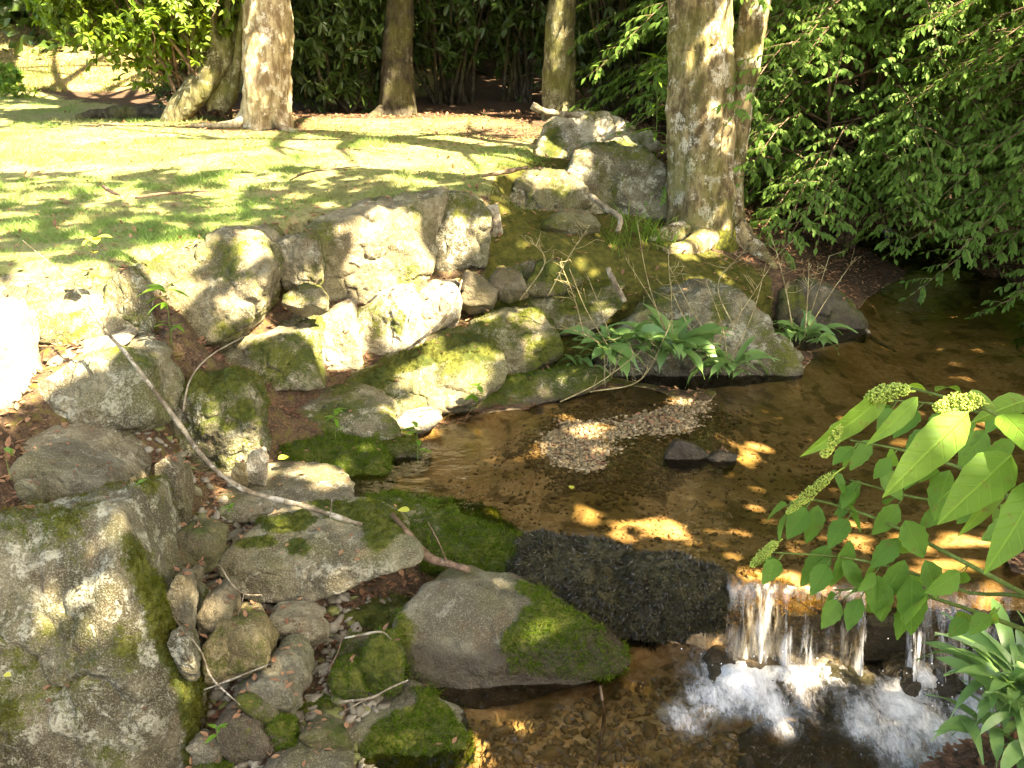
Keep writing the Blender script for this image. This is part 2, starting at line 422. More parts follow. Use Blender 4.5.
def fall_mat(name, dens):
    m = NT(name)
    uv = m.n('ShaderNodeAttribute', attribute_name='acr').outputs['Fac']
    dn = m.n('ShaderNodeAttribute', attribute_name='dwn').outputs['Fac']
    cx = m.n('ShaderNodeCombineXYZ'); m.l(m.math('MULTIPLY', uv, 1.0), cx.inputs[0]); m.l(m.math('MULTIPLY', dn, .05), cx.inputs[1])
    n1 = m.noise(42, 4, .65, cx.outputs[0]); n2 = m.noise(9, 3, .6, cx.outputs[0]); n3 = m.noise(130, 2, .5, cx.outputs[0])
    a = m.math('ADD', m.math('MULTIPLY', n1, .55), m.math('ADD', m.math('MULTIPLY', n2, .75), m.math('MULTIPLY', n3, .12)))
    a = m.math('SUBTRACT', a, .07)
    a = m.math('ADD', a, m.math('MULTIPLY', m.math('SUBTRACT', dn, .5), .16))
    a = m.math('MULTIPLY', m.ramp(a, .69-dens, .88-dens), .82)
    wh = m.n('ShaderNodeBsdfPrincipled'); wh.inputs['Base Color'].default_value = (.78, .8, .82, 1); wh.inputs['Roughness'].default_value = .25
    m.l(m.bump(n1, .6, .02), wh.inputs['Normal'])
    tl = m.n('ShaderNodeBsdfTranslucent'); tl.inputs['Color'].default_value = (.75, .78, .8, 1)
    w2 = m.n('ShaderNodeMixShader'); w2.inputs[0].default_value = .35; m.l(wh.outputs[0], w2.inputs[1]); m.l(tl.outputs[0], w2.inputs[2])
    tr = m.n('ShaderNodeBsdfTransparent'); tr.inputs['Color'].default_value = (.93, .9, .84, 1)
    gl = m.n('ShaderNodeBsdfGlossy'); gl.inputs['Roughness'].default_value = .08; m.l(m.bump(n1, .6, .02), gl.inputs['Normal'])
    t2 = m.n('ShaderNodeMixShader'); t2.inputs[0].default_value = .05; m.l(tr.outputs[0], t2.inputs[1]); m.l(gl.outputs[0], t2.inputs[2])
    mx = m.n('ShaderNodeMixShader'); m.l(a, mx.inputs[0]); m.l(t2.outputs[0], mx.inputs[1]); m.l(w2.outputs[0], mx.inputs[2])
    return m.done(mx.outputs[0])
M['fall'] = fall_mat('falling_water', .03)
def drop_mat():
    m = NT('water_drops')
    return m.done(m.bsdf((.85, .87, .88), .2, None, .6))
M['drop'] = drop_mat()
# ------------------------------------------------------------------ terrain
LIPPX = [(440, 518), (525, 540), (620, 565), (730, 584), (850, 590), (1024, 592), (1250, 600)]
LIP = np.array([G(u, v, 0)[:2] for u, v in LIPPX])
def ylip(x): return np.interp(x, LIP[:, 0], LIP[:, 1])
common_px = [  # (u, v, z)
 (0,262,1.06),(100,256,1.08),(200,228,1.1),(310,200,1.1),(420,190,1.1),(490,180,1.1),(540,150,1.08),(640,128,1.05),
 (0,200,1.1),(200,180,1.12),(400,150,1.12),(0,120,1.14),(250,122,1.14),(450,120,1.12),(0,100,1.16),(150,104,1.16),
 (0,300,.92),(0,410,.70),(60,440,.48),(150,432,.42),(150,530,.12),(200,560,0.0),(230,455,.16),(330,430,.10),(215,352,.62),
 (270,300,.66),(300,330,.45),(420,300,.42),(490,290,.42),(330,395,.14),(450,320,.36),(380,420,.0),
 (490,270,.55),(560,250,.66),(620,215,.74),(520,215,.85),(600,190,.85),(690,240,.55),(760,235,.46),(650,270,.50),(720,270,.42),(790,290,.25),
 (620,300,.34),(540,320,.26),(740,320,.2),(600,376,.05),(690,372,.08),(775,362,.06),(520,402,.02),(455,425,.0),
 (828,325,.08),(850,294,.08),(840,262,.16),(800,240,.30),
]
cpts = [G(u, v, z) for u, v, z in common_px]
cpts += [np.array(p) for p in [
 (-9,17.5,2.1),(-7,17.5,2.0),(-5,17,1.75),(-3.4,17,1.5),(-9.5,15.2,1.2),(-6,15,1.2),(-3,14.5,1.15),(0,14,1.08),(2,13.5,1.0),
 (-9,20,2.8),(-5,20,2.6),(0,20,1.8),(5,20,1.6),(9,20,2.2),(2.4,11,.7),(5.6,9,.7),(6.5,7,.9),(5,13,.8),(8,13,1.3),
 (-9,9,1.15),(-9,5,1.1),(-5,3.4,.95),(-9,1,1.1),(-4,1,.8),(-2.5,2.6,.55),(-2.0,1.2,.35),
 (4.0,4.4,.25),(4.4,5.5,.3),(5.3,6.6,.3),(5.8,7.6,.35),(5.2,8.9,.28),(2.9,3.6,.2),(6,4,.9),(9,5,1.3),(9,9,1.3),(7,0,1.0),(3.6,2,.55),
 (30,0,1.5),(-30,0,1.5),(0,-30,.5),(0,45,3),(30,40,3),(-30,40,3),(30,-30,1.5),(-30,-30,1.2),(25,18,2.4),(-25,18,2.4)]]
up_px = [(420,470,-.10),(500,440,-.08),(480,500,-.16),(440,500,-.1),(590,442,-.002),(560,420,-.005),(650,412,-.003),(600,470,-.006),(545,462,-.012),(690,430,-.006),(720,405,-.016),(540,440,-.008),(650,500,-.12),(750,450,-.10),(700,520,-.15),
 (850,450,-.14),(1000,450,-.14),(900,540,-.10),(600,535,-.10),(730,570,-.05),(900,575,-.05),(870,352,-.10),(960,340,-.12),(900,300,-.06),(880,318,-.10),(1100,450,-.10),(1024,345,-.12),(1000,322,-.1),(945,303,-.08),(1090,370,-.1),(800,394,-.08),(842,372,-.1),(856,342,-.08),(640,399,-.04),(560,414,-.04),(745,392,-.07)]
upts = cpts+[G(u, v, z) for u, v, z in up_px]+[np.array((x, ylip(x)-1.2, -.1)) for x in (-.3, .3, .9, 1.5, 2.2)]+[np.array((3.7, 9.5, .05)), np.array((3.8, 10.3, .12))]
lo_px = [(500,720,-.47),(620,700,-.48),(720,740,-.46),(650,660,-.46),(850,740,-.46),(980,740,-.42),(400,745,-.33),(300,740,-.33),(250,700,-.27),(300,650,-.22),(350,620,-.22),(460,650,-.40),(205,745,-.33),(230,600,-.08),(420,560,-.12)]
lpts = cpts+[G(u, v, z) for u, v, z in lo_px]+[np.array((x, ylip(x)+1.2, -.45)) for x in (.1, .6, 1.2, 1.8)]
lpts += [np.array(p) for p in [(0,1.6,-.45),(-1,1.8,-.2),(.8,1.6,-.46),(0,0,.2),(2.0,2.6,.22),(1.72,2.75,.0),(2.3,3.2,.25),(1.9,1.6,.4),(0,-2,.6)]]
class TPS:
    def __init__(s, pts, lam=.02):
        pts = np.array(pts); s.c = pts[:, :2]; n = len(pts)
        K = s.k(s.c, s.c)+lam*np.eye(n); Q = np.hstack([np.ones((n, 1)), s.c])
        A = np.block([[K, Q], [Q.T, np.zeros((3, 3))]])
        s.w = np.linalg.solve(A, np.concatenate([pts[:, 2], np.zeros(3)]))
    def k(s, a, b):
        d2 = ((a[:, None]-b[None])**2).sum(-1)+1e-9; return .5*d2*np.log(d2)
    def __call__(s, xy):
        out = np.empty(len(xy))
        for i in range(0, len(xy), 20000):
            q = xy[i:i+20000]; out[i:i+20000] = s.k(q, s.c)@s.w[:len(s.c)]+np.hstack([np.ones((len(q), 1)), q])@s.w[len(s.c):]
        return out
ZU, ZL = TPS(upts, .004), TPS(lpts, .004)
def terrain_raw(xy):
    xy = np.asarray(xy, float).reshape(-1, 2)
    x, y = xy[:, 0], xy[:, 1]
    w = sstep(-.02, .10, y-ylip(x))
    zu, zl = ZU(xy), ZL(xy)
    z = zu*w+zl*(1-w)
    lim = 1.01+.08*sstep(6.6, 9, y)
    cap = z-.03*np.log1p(np.exp(np.clip((z-lim)/.03, -30, 30)))
    wc = (1-sstep(13.2, 15.0, y))*(1-sstep(2.0, 3.0, x))
    z = z*(1-wc)+cap*wc
    p3 = np.column_stack([xy, np.zeros(len(xy))])
    far = np.hypot(x, y-8)
    z = np.where(far > 28, 1.5+.02*(far-28), z*(1-sstep(14, 28, far))+1.6*sstep(14, 28, far))
    z = z+fbm(p3, 1.3, 4, 31)*.035*sstep(0, .35, np.abs(z-.0)+.08)+fbm(p3, 9, 3, 33)*.008
    return z

def axis(a, b, fine0, fine1, step, grow=1.12):
    s = [fine0]; h = step
    mid = list(np.arange(fine0, fine1, step))
    left = []; x = fine0; h = step
    while x > a: h = min(h*grow, 6); x -= h; left.append(x)
    right = []; x = mid[-1]; h = step
    while x < b: h = min(h*grow, 6); x += h; right.append(x)
    return np.array(left[::-1]+mid+right)
gx = axis(-70, 70, -3.6, 3.9, .032, 1.06); gy = axis(-40, 110, 2.3, 8.2, .032, 1.03)
GX, GY = np.meshgrid(gx, gy)
gxy = np.column_stack([GX.ravel(), GY.ravel()])
gz = terrain_raw(gxy)
gu, gv = proj(np.column_stack([gxy, gz]))
nz2 = fbm(np.column_stack([gxy, 0*gz]), .9, 4, 5)
def wpoly(pix, z): return [tuple(G(u, v, z)[:2]) for u, v in pix]
LAWN = wpoly([(-500,262),(100,256),(200,232),(310,203),(420,193),(500,180),(545,150),(560,128),(500,118),(250,118),(0,96),(-700,96)], 1.1)
MOSSP = wpoly([(480,285),(500,215),(560,200),(640,215),(690,235),(770,240),(830,300),(790,330),(700,300),(560,295)], .6)
def soft(xy, poly, s=.12):
    o = 0
    for dx, dy in ((0, 0), (s, 0), (-s, 0), (0, s), (0, -s)):
        o = o+inpoly(xy[:, 0]+dx, xy[:, 1]+dy, poly)
    return o/5
def amask(xy, z):
    x, y = xy[:, 0], xy[:, 1]
    lawn = soft(xy, LAWN, .2)
    bare = np.exp(-(((x+3.0)/1.3)**2+((y-11.6)/.9)**2))+np.exp(-(((x-.1)/1.6)**2+((y-11.0)/1.0)**2))*.9
    lawn = lawn*(1-.75*np.clip(bare, 0, 1))
    moss = np.maximum(soft(xy, MOSSP, .15), .38*(xy[:, 0] < 1.2)*(z < .8)*(y > 4)*(y < 9))
    bank = sstep(14.6, 15.4, y)*sstep(1.5, .2, x+y*0+2.0)
    nearwater = (x > -.75+.0*y)&(x < 5.2)&(y > 2)&(y < 11)
    zq = z+fbm(np.column_stack([xy, 0*z]), 7, 3, 19)*.035
    bed = nearwater*sstep(.012, -.012, np.where(z > .0, np.maximum(zq, z), zq))*(y > ylip(x)-.1)+nearwater*sstep(-.26, -.33, z)*(y <= ylip(x)-.1)*(x > -.35)
    return lawn, moss, np.clip(bed, 0, 1), bank
# ------------------------------------------------------------------ rocks
_ico = {}
def ico(s):
    if s not in _ico:
        bm = bmesh.new(); bmesh.ops.create_icosphere(bm, subdivisions=s, radius=1)
        bm.verts.ensure_lookup_table()
        _ico[s] = (np.array([v.co[:] for v in bm.verts]), np.array([[v.index for v in f.verts] for f in bm.faces])); bm.free()
    return _ico[s]
def hull_planes(pts, tol=.965):
    bm = bmesh.new()
    for p in pts: bm.verts.new(p)
    r = bmesh.ops.convex_hull(bm, input=bm.verts[:])
    bm.normal_update()
    fs = sorted([(f.calc_area(), np.array(f.normal[:]), np.array(f.verts[0].co[:])) for f in bm.faces], key=lambda t: -t[0])
    bm.free()
    c = pts.mean(0); pl = []
    for a, n, q in fs:
        d = float(n@(q-c))
        if d < 0: n, d = -n, -d
        for e in pl:
            if e[0]@n > tol:
                e[1] = max(e[1], d); break
        else: pl.append([n, d])
    return c, np.array([e[0] for e in pl]), np.maximum(np.array([e[1] for e in pl]), .004)
def hull_shape(pts, sub=6, p=16, rough=.05, seed=0, size=None, strat=0, tol=.965):
    pts = np.asarray(pts, float)
    m = pts.mean(0); U, S, Vt = np.linalg.svd(pts-m, full_matrices=False)
    ext = np.abs((pts-m)@Vt.T).max(0)+1e-6
    q = (pts-m)@Vt.T/ext
    c, N, D = hull_planes(q, tol)
    W, faces = ico(sub)
    ca = np.clip(W@N.T, 0, None)/D[None]
    p = p*1.9; r = (ca**p).sum(1)**(-1/p)*1.03
    loc = c+W*r[:, None]
    v = (loc*ext)@Vt+m
    ctr = (c*ext)@Vt+m
    sz = size or float(np.sort(ext)[1])*2
    out = unit(v-ctr)
    ro = np.array([seed*3.7, seed*1.3, seed*7.1])
    big = fbm(v+ro, 1.6/sz, 3, seed)
    med = fbm(v+ro, 4.5/sz, 4, seed+11, .55)
    rid = 1-np.abs(fbm(v+ro, 3.2/sz, 3, seed+23))*3
    fine = fbm(v+ro, 14, 4, seed+5, .6)
    brk = np.abs(fbm(v+ro, 2.6/sz, 2, seed+31))
    disp = sz*rough*1.15*(big*1.1+med*.8-.45*np.clip(rid, 0, 1)**4-1.1*brk+.3)+fine*min(.012, sz*.035)
    if strat:
        st = v@unit(np.array([.25, -.1, 1.0]))+med*.03
        disp += strat*sz*.04*np.sign(np.sin(st*38/sz*1.2))*np.abs(np.sin(st*38/sz*1.2))**.5
    v = v+out*disp[:, None]
    if np.linalg.det(Vt) < 0: faces = faces[:, ::-1]
    return v, faces
def vnormals(v, f):
    fn = np.cross(v[f[:, 1]]-v[f[:, 0]], v[f[:, 2]]-v[f[:, 0]])
    n = np.zeros_like(v)
    for k in range(f.shape[1]): np.add.at(n, f[:, k], fn)
    return unit(n)
ROCKS = {}; HULLS = []
def moss_blades(v, f, mask, n, parent, mat='moss', L=.014, w=.0034, zmin=-1, hang=.0, name='moss'):
    fn = np.cross(v[f[:, 1]]-v[f[:, 0]], v[f[:, 2]]-v[f[:, 0]]); ar = np.linalg.norm(fn, axis=1)
    wt = ar*np.clip(mask[f].mean(1)-.35, 0, .65)
    if wt.sum() < 1e-7: return
    k = rng.choice(len(f), n, p=wt/wt.sum())
    b = rng.dirichlet((1, 1, 1), n)
    p = (v[f[k]]*b[:, :, None]).sum(1); nn = unit(fn[k])
    d = unit(nn+rdir(n)*.75+np.array([0, 0, .1-hang]))
    Ls = L*rng.uniform(.6, 1.6, n)*np.clip(1+1.6*fbm(p, 42, 2, 3), .2, 2.4)
    S = np.column_stack([Ls, np.full(n, w)*rng.uniform(.7, 1.4, n), np.ones(n)])
    bv, bf = scatter(*BLADE, frames(d, unit(rdir(n)+nn*.2)), p-nn*.003, S)
    o = mesh_np(name, bv, bf, None, M[mat], None, None, False)
    o['kind'] = 'stuff'
    adopt(parent, o)
    return o
def rock(name, label, Y0, pts, depth, mat='rock', moss=(0, 0), seed=None, sub=6, p=16, rough=.05, mpoly=(), wet=None,
         blades=0, bmat='moss', L=.014, group=None, strat=0, cat='rock', tol=.965, sink=.08, hang=.0, steep=.62):
    seed = seed if seed is not None else len(ROCKS)+1
    A = []
    gr = (1.12 if Y0 > 4.2 else 1.06) if steep < .85 else 1.0
    gu_, gv_ = np.mean([q[0] for q in pts]), np.mean([q[1] for q in pts])
    pts = [(gu_+(q[0]-gu_)*gr, gv_+(q[1]-gv_)*gr, *q[2:]) for q in pts]
    for q in pts:
        u, v = q[0], q[1]; dy = (q[2] if len(q) > 2 else 0)*steep
        A.append(P(u, v, Y0+dy))
    A = np.array(A); c = A.mean(0)
    B = c+(A-c)*np.array([.8, .6, .8])+np.array([0, depth, -.02])
    B[:, 2] = np.minimum(B[:, 2], A[:, 2].max()-.03)
    low = A[A[:, 2] < c[2]]; low = low+np.array([0, depth*.35, -sink])
    allp = np.vstack([A, B, low])
    v, f = hull_shape(allp, sub, p, rough, seed, strat=strat, tol=tol)
    # let the rounded stone fill its measured outline
    px = np.array([[q[0], q[1]] for q in pts], float)
    for it in range(2):
        uu, vv = proj(v); cc = v.mean(0)
        k_u = np.clip((px[:, 0].max()-px[:, 0].min())/(uu.max()-uu.min()), .8, 1.35)
        v[:, 0] = cc[0]+(v[:, 0]-cc[0])*k_u
        uu, vv = proj(v); dist = (cc[1]*cp-(cc[2]-H0)*sp)
        v[:, 0] += ((px[:, 0].max()+px[:, 0].min())-(uu.max()+uu.min()))/2*dist/F
        zb = v[:, 2].min(); gap = (vv.min()-px[:, 1].min())*dist/F/cp
        hgt = v[:, 2].max()-zb
        v[:, 2] = zb+(v[:, 2]-zb)*np.clip(1+gap/hgt, .75, 1.4)
    HULLS.append((px, Y0, steep*np.array([q[2] if len(q) > 2 else 0. for q in pts])))
    n = vnormals(v, f)
    up, k = moss
    nz = fbm(v+seed, 5, 4, seed+40)
    mk = np.clip(.5+(n[:, 2]-.45)*up*.9+nz*.9+(k-.5)*1.3, 0, 1) if (up or k) else np.zeros(len(v))
    if mpoly:
        uu, vv = proj(v); 
        jit = fbm(v, 16, 3, seed+9)*12
        ins = np.zeros(len(v), bool)
        for po in mpoly: ins |= inpoly(uu+jit, vv+jit[::-1]*.4, po)
        ins &= (n[:, 1] < .55)
        ins = ins*1.0
        for it in range(7):
            av = ins[f].mean(1); acc_ = np.zeros(len(v)); cnt = np.zeros(len(v))
            for c_ in range(3): np.add.at(acc_, f[:, c_], av); np.add.at(cnt, f[:, c_], 1)
            ins = acc_/cnt
        mk = np.maximum(mk*.8, ins*(1+.3*nz))
    v = v+n*(mk*(.009+.010*fbm(v, 20, 2, seed+3)+.012*fbm(v, 52, 2, seed+8)))[:, None]*min(1, hgt*4)   # the moss is a cushion
    we = np.zeros(len(v))
    if wet is not None: we = sstep(wet+.10, wet+.015, v[:, 2]+nz*.05)
    base = np.array([v[:, 0].mean(), v[:, 1].mean(), v[:, 2].min()])
    o = mesh_np(name, v-base, f, None, M[mat], None, dict(moss=mk, wet=we))
    o.location = base
    tag(o, label, cat, group)
    ROCKS[label] = (o, v, f, mk)
    if blades: moss_blades(v, f, mk, blades, o, bmat, L, hang=hang)
    return o
BO, ST, SL = 'boulder', 'stone', 'rock'
# ---- near left
rock(BO, 'huge lichen covered boulder filling the near left corner with a mossy side', 2.95,
     [(-60,500,.35),(70,488,.46),(106,496,.42),(120,545,.22),(142,640,.06),(172,700,0),(160,588,.40),(199,655,.22),(203,705,.16),(190,800,.06),(-70,640,.05),(-70,830,-.3),(100,830,-.25),(30,560,.22)],
     .5, 'rock_lichen', (.4,.40), 3, 7, 13, .05, mpoly=[[(112,520),(140,545),(170,600),(205,660),(205,768),(186,768),(176,690),(145,625),(122,560)]], blades=26000, bmat='moss', L=.012, tol=.95)
rock(BO, 'smooth pale boulder behind the huge lichen boulder, topped with yellow light', 3.95,
     [(0,430,.05),(15,416,.2),(60,413,.25),(105,428,.15),(150,474,0),(148,492,0),(100,486,-.03),(8,452,-.1)], .4, 'rock', (0,0), 4, 6, 12, .04)
rock(ST, 'flat wedge shaped stone leaning on the smooth pale boulder', 3.72,
     [(5,452,.05),(18,440,.1),(60,452,.1),(112,472,.05),(131,505,0),(118,526,0),(60,497,-.03),(10,488,0)], .3, 'rock_grey', (0,0), 5, 6, 14, .04)
rock(ST, 'small rounded stone resting under the flat wedge stone', 3.58, [(15,484),(25,478),(43,484),(44,491),(20,492)], .08, 'rock_grey', (0,0), 6, 5, 8)
rock(ST, 'upright narrow grey stone wedged between larger rocks', 3.95, [(156,462),(165,456),(186,468),(193,505),(186,524),(168,520),(158,490)], .18, 'rock', (0,0), 7, 6, 14, .05)
rock(SL, 'brown stained block with a sunlit ledge top beside the white ground', 4.28,
     [(42,392,0),(50,372,.25),(75,350,.4),(130,335,.42),(168,352,.3),(175,385,.1),(172,412,0),(118,434,-.02),(60,412,-.02)], .5, 'rock_lichen', (.1,.3), 8, 7, 14, .05)
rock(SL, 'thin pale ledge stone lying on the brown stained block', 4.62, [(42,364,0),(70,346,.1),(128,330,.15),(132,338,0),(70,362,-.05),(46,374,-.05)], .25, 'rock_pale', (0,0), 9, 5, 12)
rock(BO, 'leftmost wall boulder with a cracked face under the lawn edge', 4.85,
     [(-60,285,.3),(-20,268,.55),(60,263,.6),(112,266,.5),(128,290,.25),(140,320,.1),(150,338,.05),(40,345,-.05),(36,300,0),(-60,345,.0)], .6, 'rock', (.15,.3), 10, 7, 14, .06)
rock(SL, 'grey green lichen rock between two sunlit wall boulders', 4.95,
     [(112,275,.25),(140,265,.3),(160,285,.15),(166,320,.05),(158,338,0),(115,338,0),(108,300,.1)], .35, 'rock_lichen', (.1,.42), 11, 6, 14, .06)
rock(BO, 'big rounded wall boulder patched with white sunlight and lichen', 5.42,
     [(138,262,.35),(180,238,.6),(240,230,.6),(268,232,.45),(285,252,.15),(284,275,.05),(262,312,0),(230,332,-.02),(195,326,-.02),(168,302,.02)], .6, 'rock', (.15,.34), 12, 7, 13, .06)
rock(ST, 'smaller brown rock tucked between wall boulders with one sunlit cheek', 5.85,
     [(280,240,.15),(300,235,.2),(322,240,.1),(324,268,.02),(312,285,0),(286,280,0)], .3, 'rock', (0,.25), 13, 6, 12, .05)
rock(ST, 'small mossy stone at the foot of the brown rock in red needles', 5.6,
     [(284,292,.1),(300,284,.15),(318,288,.05),(326,300,0),(300,306,0),(284,300,0)], .2, 'rock', (.3,.4), 14, 5, 12)
rock(BO, 'tall upright wall block streaked with broad white sunlight', 6.75,
     [(300,232,-.7),(318,215,-.3),(352,202,.15),(400,194,.35),(440,192,.38),(421,222,.02),(421,250,0),(414,292,-.05),(380,300,-.3),(330,298,-.65),(310,290,-.75),(350,222,-.3)], .5, 'rock', (.15,.30), 15, 7, 20, .06, tol=.97)
rock(BO, 'squared end block of the wall with narrow sun stripes', 6.95,
     [(424,225,0),(440,196,.25),(478,194,.3),(490,206,.15),(489,240,.05),(486,262,.05),(420,268,-.05)], .5, 'rock_lichen', (.1,.32), 16, 6, 22, .055)
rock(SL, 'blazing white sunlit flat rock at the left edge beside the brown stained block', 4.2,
     [(-70,300,.7),(30,296,.75),(42,330,.45),(36,392,.05),(20,412,0),(-70,414,0)], .3, 'rock_pale', (0,.1), 99, 6, 9, .05, steep=.9)  # pale slab added so the sun patch turns white
# ---- second tier
rock(SL, 'wide rock with a shaded undercut and mossy right end below the wall', 5.3,
     [(205,352,.1),(235,332,.45),(290,318,.6),(312,322,.45),(318,350,.1),(320,380,0),(270,386,0),(235,372,.02)], .45, 'rock', (.25,.40), 17, 7, 15, .06)
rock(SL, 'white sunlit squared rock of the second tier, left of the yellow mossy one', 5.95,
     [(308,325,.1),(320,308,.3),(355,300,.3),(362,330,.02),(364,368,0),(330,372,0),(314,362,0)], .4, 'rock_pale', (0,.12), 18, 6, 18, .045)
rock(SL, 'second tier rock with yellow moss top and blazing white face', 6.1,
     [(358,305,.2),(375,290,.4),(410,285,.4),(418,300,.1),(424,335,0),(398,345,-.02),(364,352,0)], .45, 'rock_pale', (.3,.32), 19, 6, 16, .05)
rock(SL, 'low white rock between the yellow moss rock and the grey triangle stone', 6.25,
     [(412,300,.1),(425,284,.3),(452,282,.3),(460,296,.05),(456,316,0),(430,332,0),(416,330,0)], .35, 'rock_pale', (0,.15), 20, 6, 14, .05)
rock(ST, 'small grey triangular stone beneath the squared end block', 6.45, [(462,300),(466,272,.05),(482,276,.08),(496,290,.03),(490,302),(470,304)], .2, 'rock_brown', (0,0), 21, 5, 18, .04)
# ---- water side
rock(BO, 'long mossy topped boulder at the water edge with sunlit white side', 5.6,
     [(352,378,.25),(375,364,.5),(430,342,.75),(470,332,.78),(490,340,.55),(500,358,.3),(497,385,.15),(470,400,.02),(415,416,-.05),(378,416,-.05),(358,398,.05)], .4, 'rock', (.5,.33), 22, 7, 13, .05, wet=.0, blades=7000, L=.012,
     mpoly=[[(352,380),(375,362),(430,340),(470,330),(495,345),(500,360),(470,362),(430,366),(395,376),(388,400),(370,395)]])
rock(SL, 'mossy rock with hanging roots behind the long mossy boulder', 6.05,
     [(470,325,.3),(500,312,.45),(540,310,.4),(556,325,.2),(558,352,.05),(530,368,0),(498,370,0),(478,352,.1)], .4, 'rock', (.5,.48), 23, 6, 13, .06, blades=5000, L=.014)
rock(SL, 'moss capped flat rock reaching toward the leafy plants', 6.5,
     [(485,310,.1),(520,295,.35),(575,285,.5),(610,282,.45),(618,300,.1),(600,322,0),(555,330,0),(500,325,0)], .4, 'rock', (.5,.52), 24, 6, 13, .06, blades=6000, L=.014)
rock(SL, 'low mossy log shaped rock lying along the pool edge', 5.62,
     [(420,412,0),(450,400,.12),(520,380,.45),(585,370,.7),(600,382,.65),(560,398,.4),(500,410,.15),(450,424,-.02)], .18, 'rock', (.5,.6), 25, 6, 12, .05, wet=-.02, blades=8000, bmat='moss_green', L=.013)
rock(ST, 'flat pale stone at the waterline under the long mossy boulder', 5.3, [(392,424),(404,412,.1),(430,408,.15),(440,416,.05),(420,428,0)], .15, 'rock_pale', (0,0), 26, 5, 10, .04, wet=-.03)
rock(BO, 'flat topped long stone with moss spots lying above the green mound', 5.12,
     [(262,402,.1),(285,392,.3),(340,386,.45),(375,390,.35),(390,408,.1),(394,428,0),(345,434,0),(300,420,.0)], .35, 'rock', (.3,.34), 27, 6, 14, .05)
rock(BO, 'cushion of bright green moss over a low rock beside the pool', 4.78,
     [(262,440,.2),(300,428,.4),(345,432,.35),(378,446,.15),(388,470,0),(378,488,-.05),(330,484,-.05),(285,470,.0)], .35, 'rock', (.3,1.0), 28, 6, 9, .06, blades=22000, bmat='moss_green', L=.020)
rock(SL, 'darker mossy rock at the pool corner behind the green cushion', 5.0,
     [(345,440,.1),(380,432,.15),(415,436,.1),(425,455,0),(405,475,-.05),(375,470,0)], .25, 'rock', (.4,.8), 29, 6, 11, .06, wet=-.03, blades=8000, L=.016)
rock(BO, 'craggy moss and lichen rock below the fallen branch', 4.65,
     [(168,400,.1),(190,380,.3),(225,372,.3),(252,388,.15),(265,420,.03),(262,455,0),(235,475,-.05),(195,472,-.05),(172,440,0)], .35, 'rock_lichen', (.25,.58), 30, 7, 14, .075, blades=9000, L=.012)
rock(ST, 'little pale pointed stone standing beside the green moss cushion', 4.42, [(246,470),(252,452,.03),(262,448,.04),(268,458,.02),(264,474)], .08, 'rock_pale', (0,0), 31, 5, 14)
rock(ST, 'little yellow stone lying beside the pale pointed stone', 4.4, [(232,474),(236,464,.02),(246,463,.02),(248,474)], .06, 'rock_ochre', (0,0), 32, 4, 12)
rock(BO, 'sunlit smooth slab lying under the fallen branch', 4.22,
     [(205,488,.15),(240,474,.35),(300,466,.45),(335,476,.25),(346,492,.08),(320,508,-.02),(250,516,-.05),(212,505,0)], .35, 'rock', (0,.1), 33, 6, 10, .04)
rock(BO, 'broad two toned slab with olive moss patches in the middle of the bank', 3.72,
     [(222,552,.05),(235,528,.22),(262,508,.4),(300,505,.45),(372,500,.52),(392,508,.42),(418,536,.15),(412,552,.05),(370,568,.02),(330,588,-.02),(300,602,-.04),(250,592,-.02),(228,576,0)], .3, 'rock', (0,.05), 34, 7, 18, .04,
     mpoly=[[(254,520),(300,512),(318,520),(300,534),(262,532)],[(300,504),(372,500),(395,510),(412,528),(392,545),(368,556),(360,540),(362,528),(330,520)],[(232,540),(270,536),(276,546),(238,550)],[(285,540),(305,538),(310,552),(295,558),(284,548)]], blades=12000, L=.008, sink=.02)
rock(SL, 'shadowed mossy stone under the overhang of the two toned slab', 3.75, [(345,600,.05),(375,585,.1),(410,588,.1),(420,610,0),(400,628,-.02),(360,622,0)], .25, 'rock_brown', (.4,.5), 35, 6, 14, .05, blades=1500)
rock(BO, 'large smooth boulder with a bright mossy point at the stream', 3.52,
     [(398,640,0),(405,605,.12),(425,578,.3),(455,569,.36),(490,580,.34),(540,602,.30),(590,630,.22),(622,655,.10),(600,668,.0),(540,672,-.02),(500,690,-.04),(460,706,-.06),(420,690,-.04)], .3, 'rock_grey', (0,0), 36, 7, 10, .035, wet=-.25,
     mpoly=[[(498,640),(530,606),(560,604),(590,622),(630,655),(622,680),(560,676),(505,672)],[(505,575),(545,592),(585,618),(560,614),(525,598)],[(398,600),(412,620),(418,660),(440,690),(470,706),(420,706),(395,660)]], blades=16000, bmat='moss_green', L=.017, sink=.1, hang=.25)
rock(BO, 'mossy edged stone in the near centre foreground below the smooth boulder', 3.08,
     [(342,722,.05),(375,702,.2),(412,684,.3),(440,700,.2),(465,728,.08),(470,752,0),(440,780,-.08),(380,778,-.08),(350,745,0)], .25, 'rock_grey', (.0,.1), 37, 7, 12, .045, wet=-.42,
     mpoly=[[(372,728),(400,708),(425,705),(450,712),(475,740),(470,790),(360,790),(360,745)],[(410,688),(440,690),(450,715),(420,712)]], blades=16000, bmat='moss_green', L=.017, hang=.1)
rock(BO, 'mossy log shaped ledge stone at the left end of the weir', 4.1,
     [(356,500,.35),(385,494,.4),(440,505,.3),(490,522,.2),(522,535,.12),(527,560,.0),(505,582,-.08),(450,566,-.05),(405,540,.05)], .22, 'rock', (.35,.72), 38, 7, 11, .06, wet=-.25, blades=26000, bmat='moss_green', L=.018, hang=.2, steep=.9)
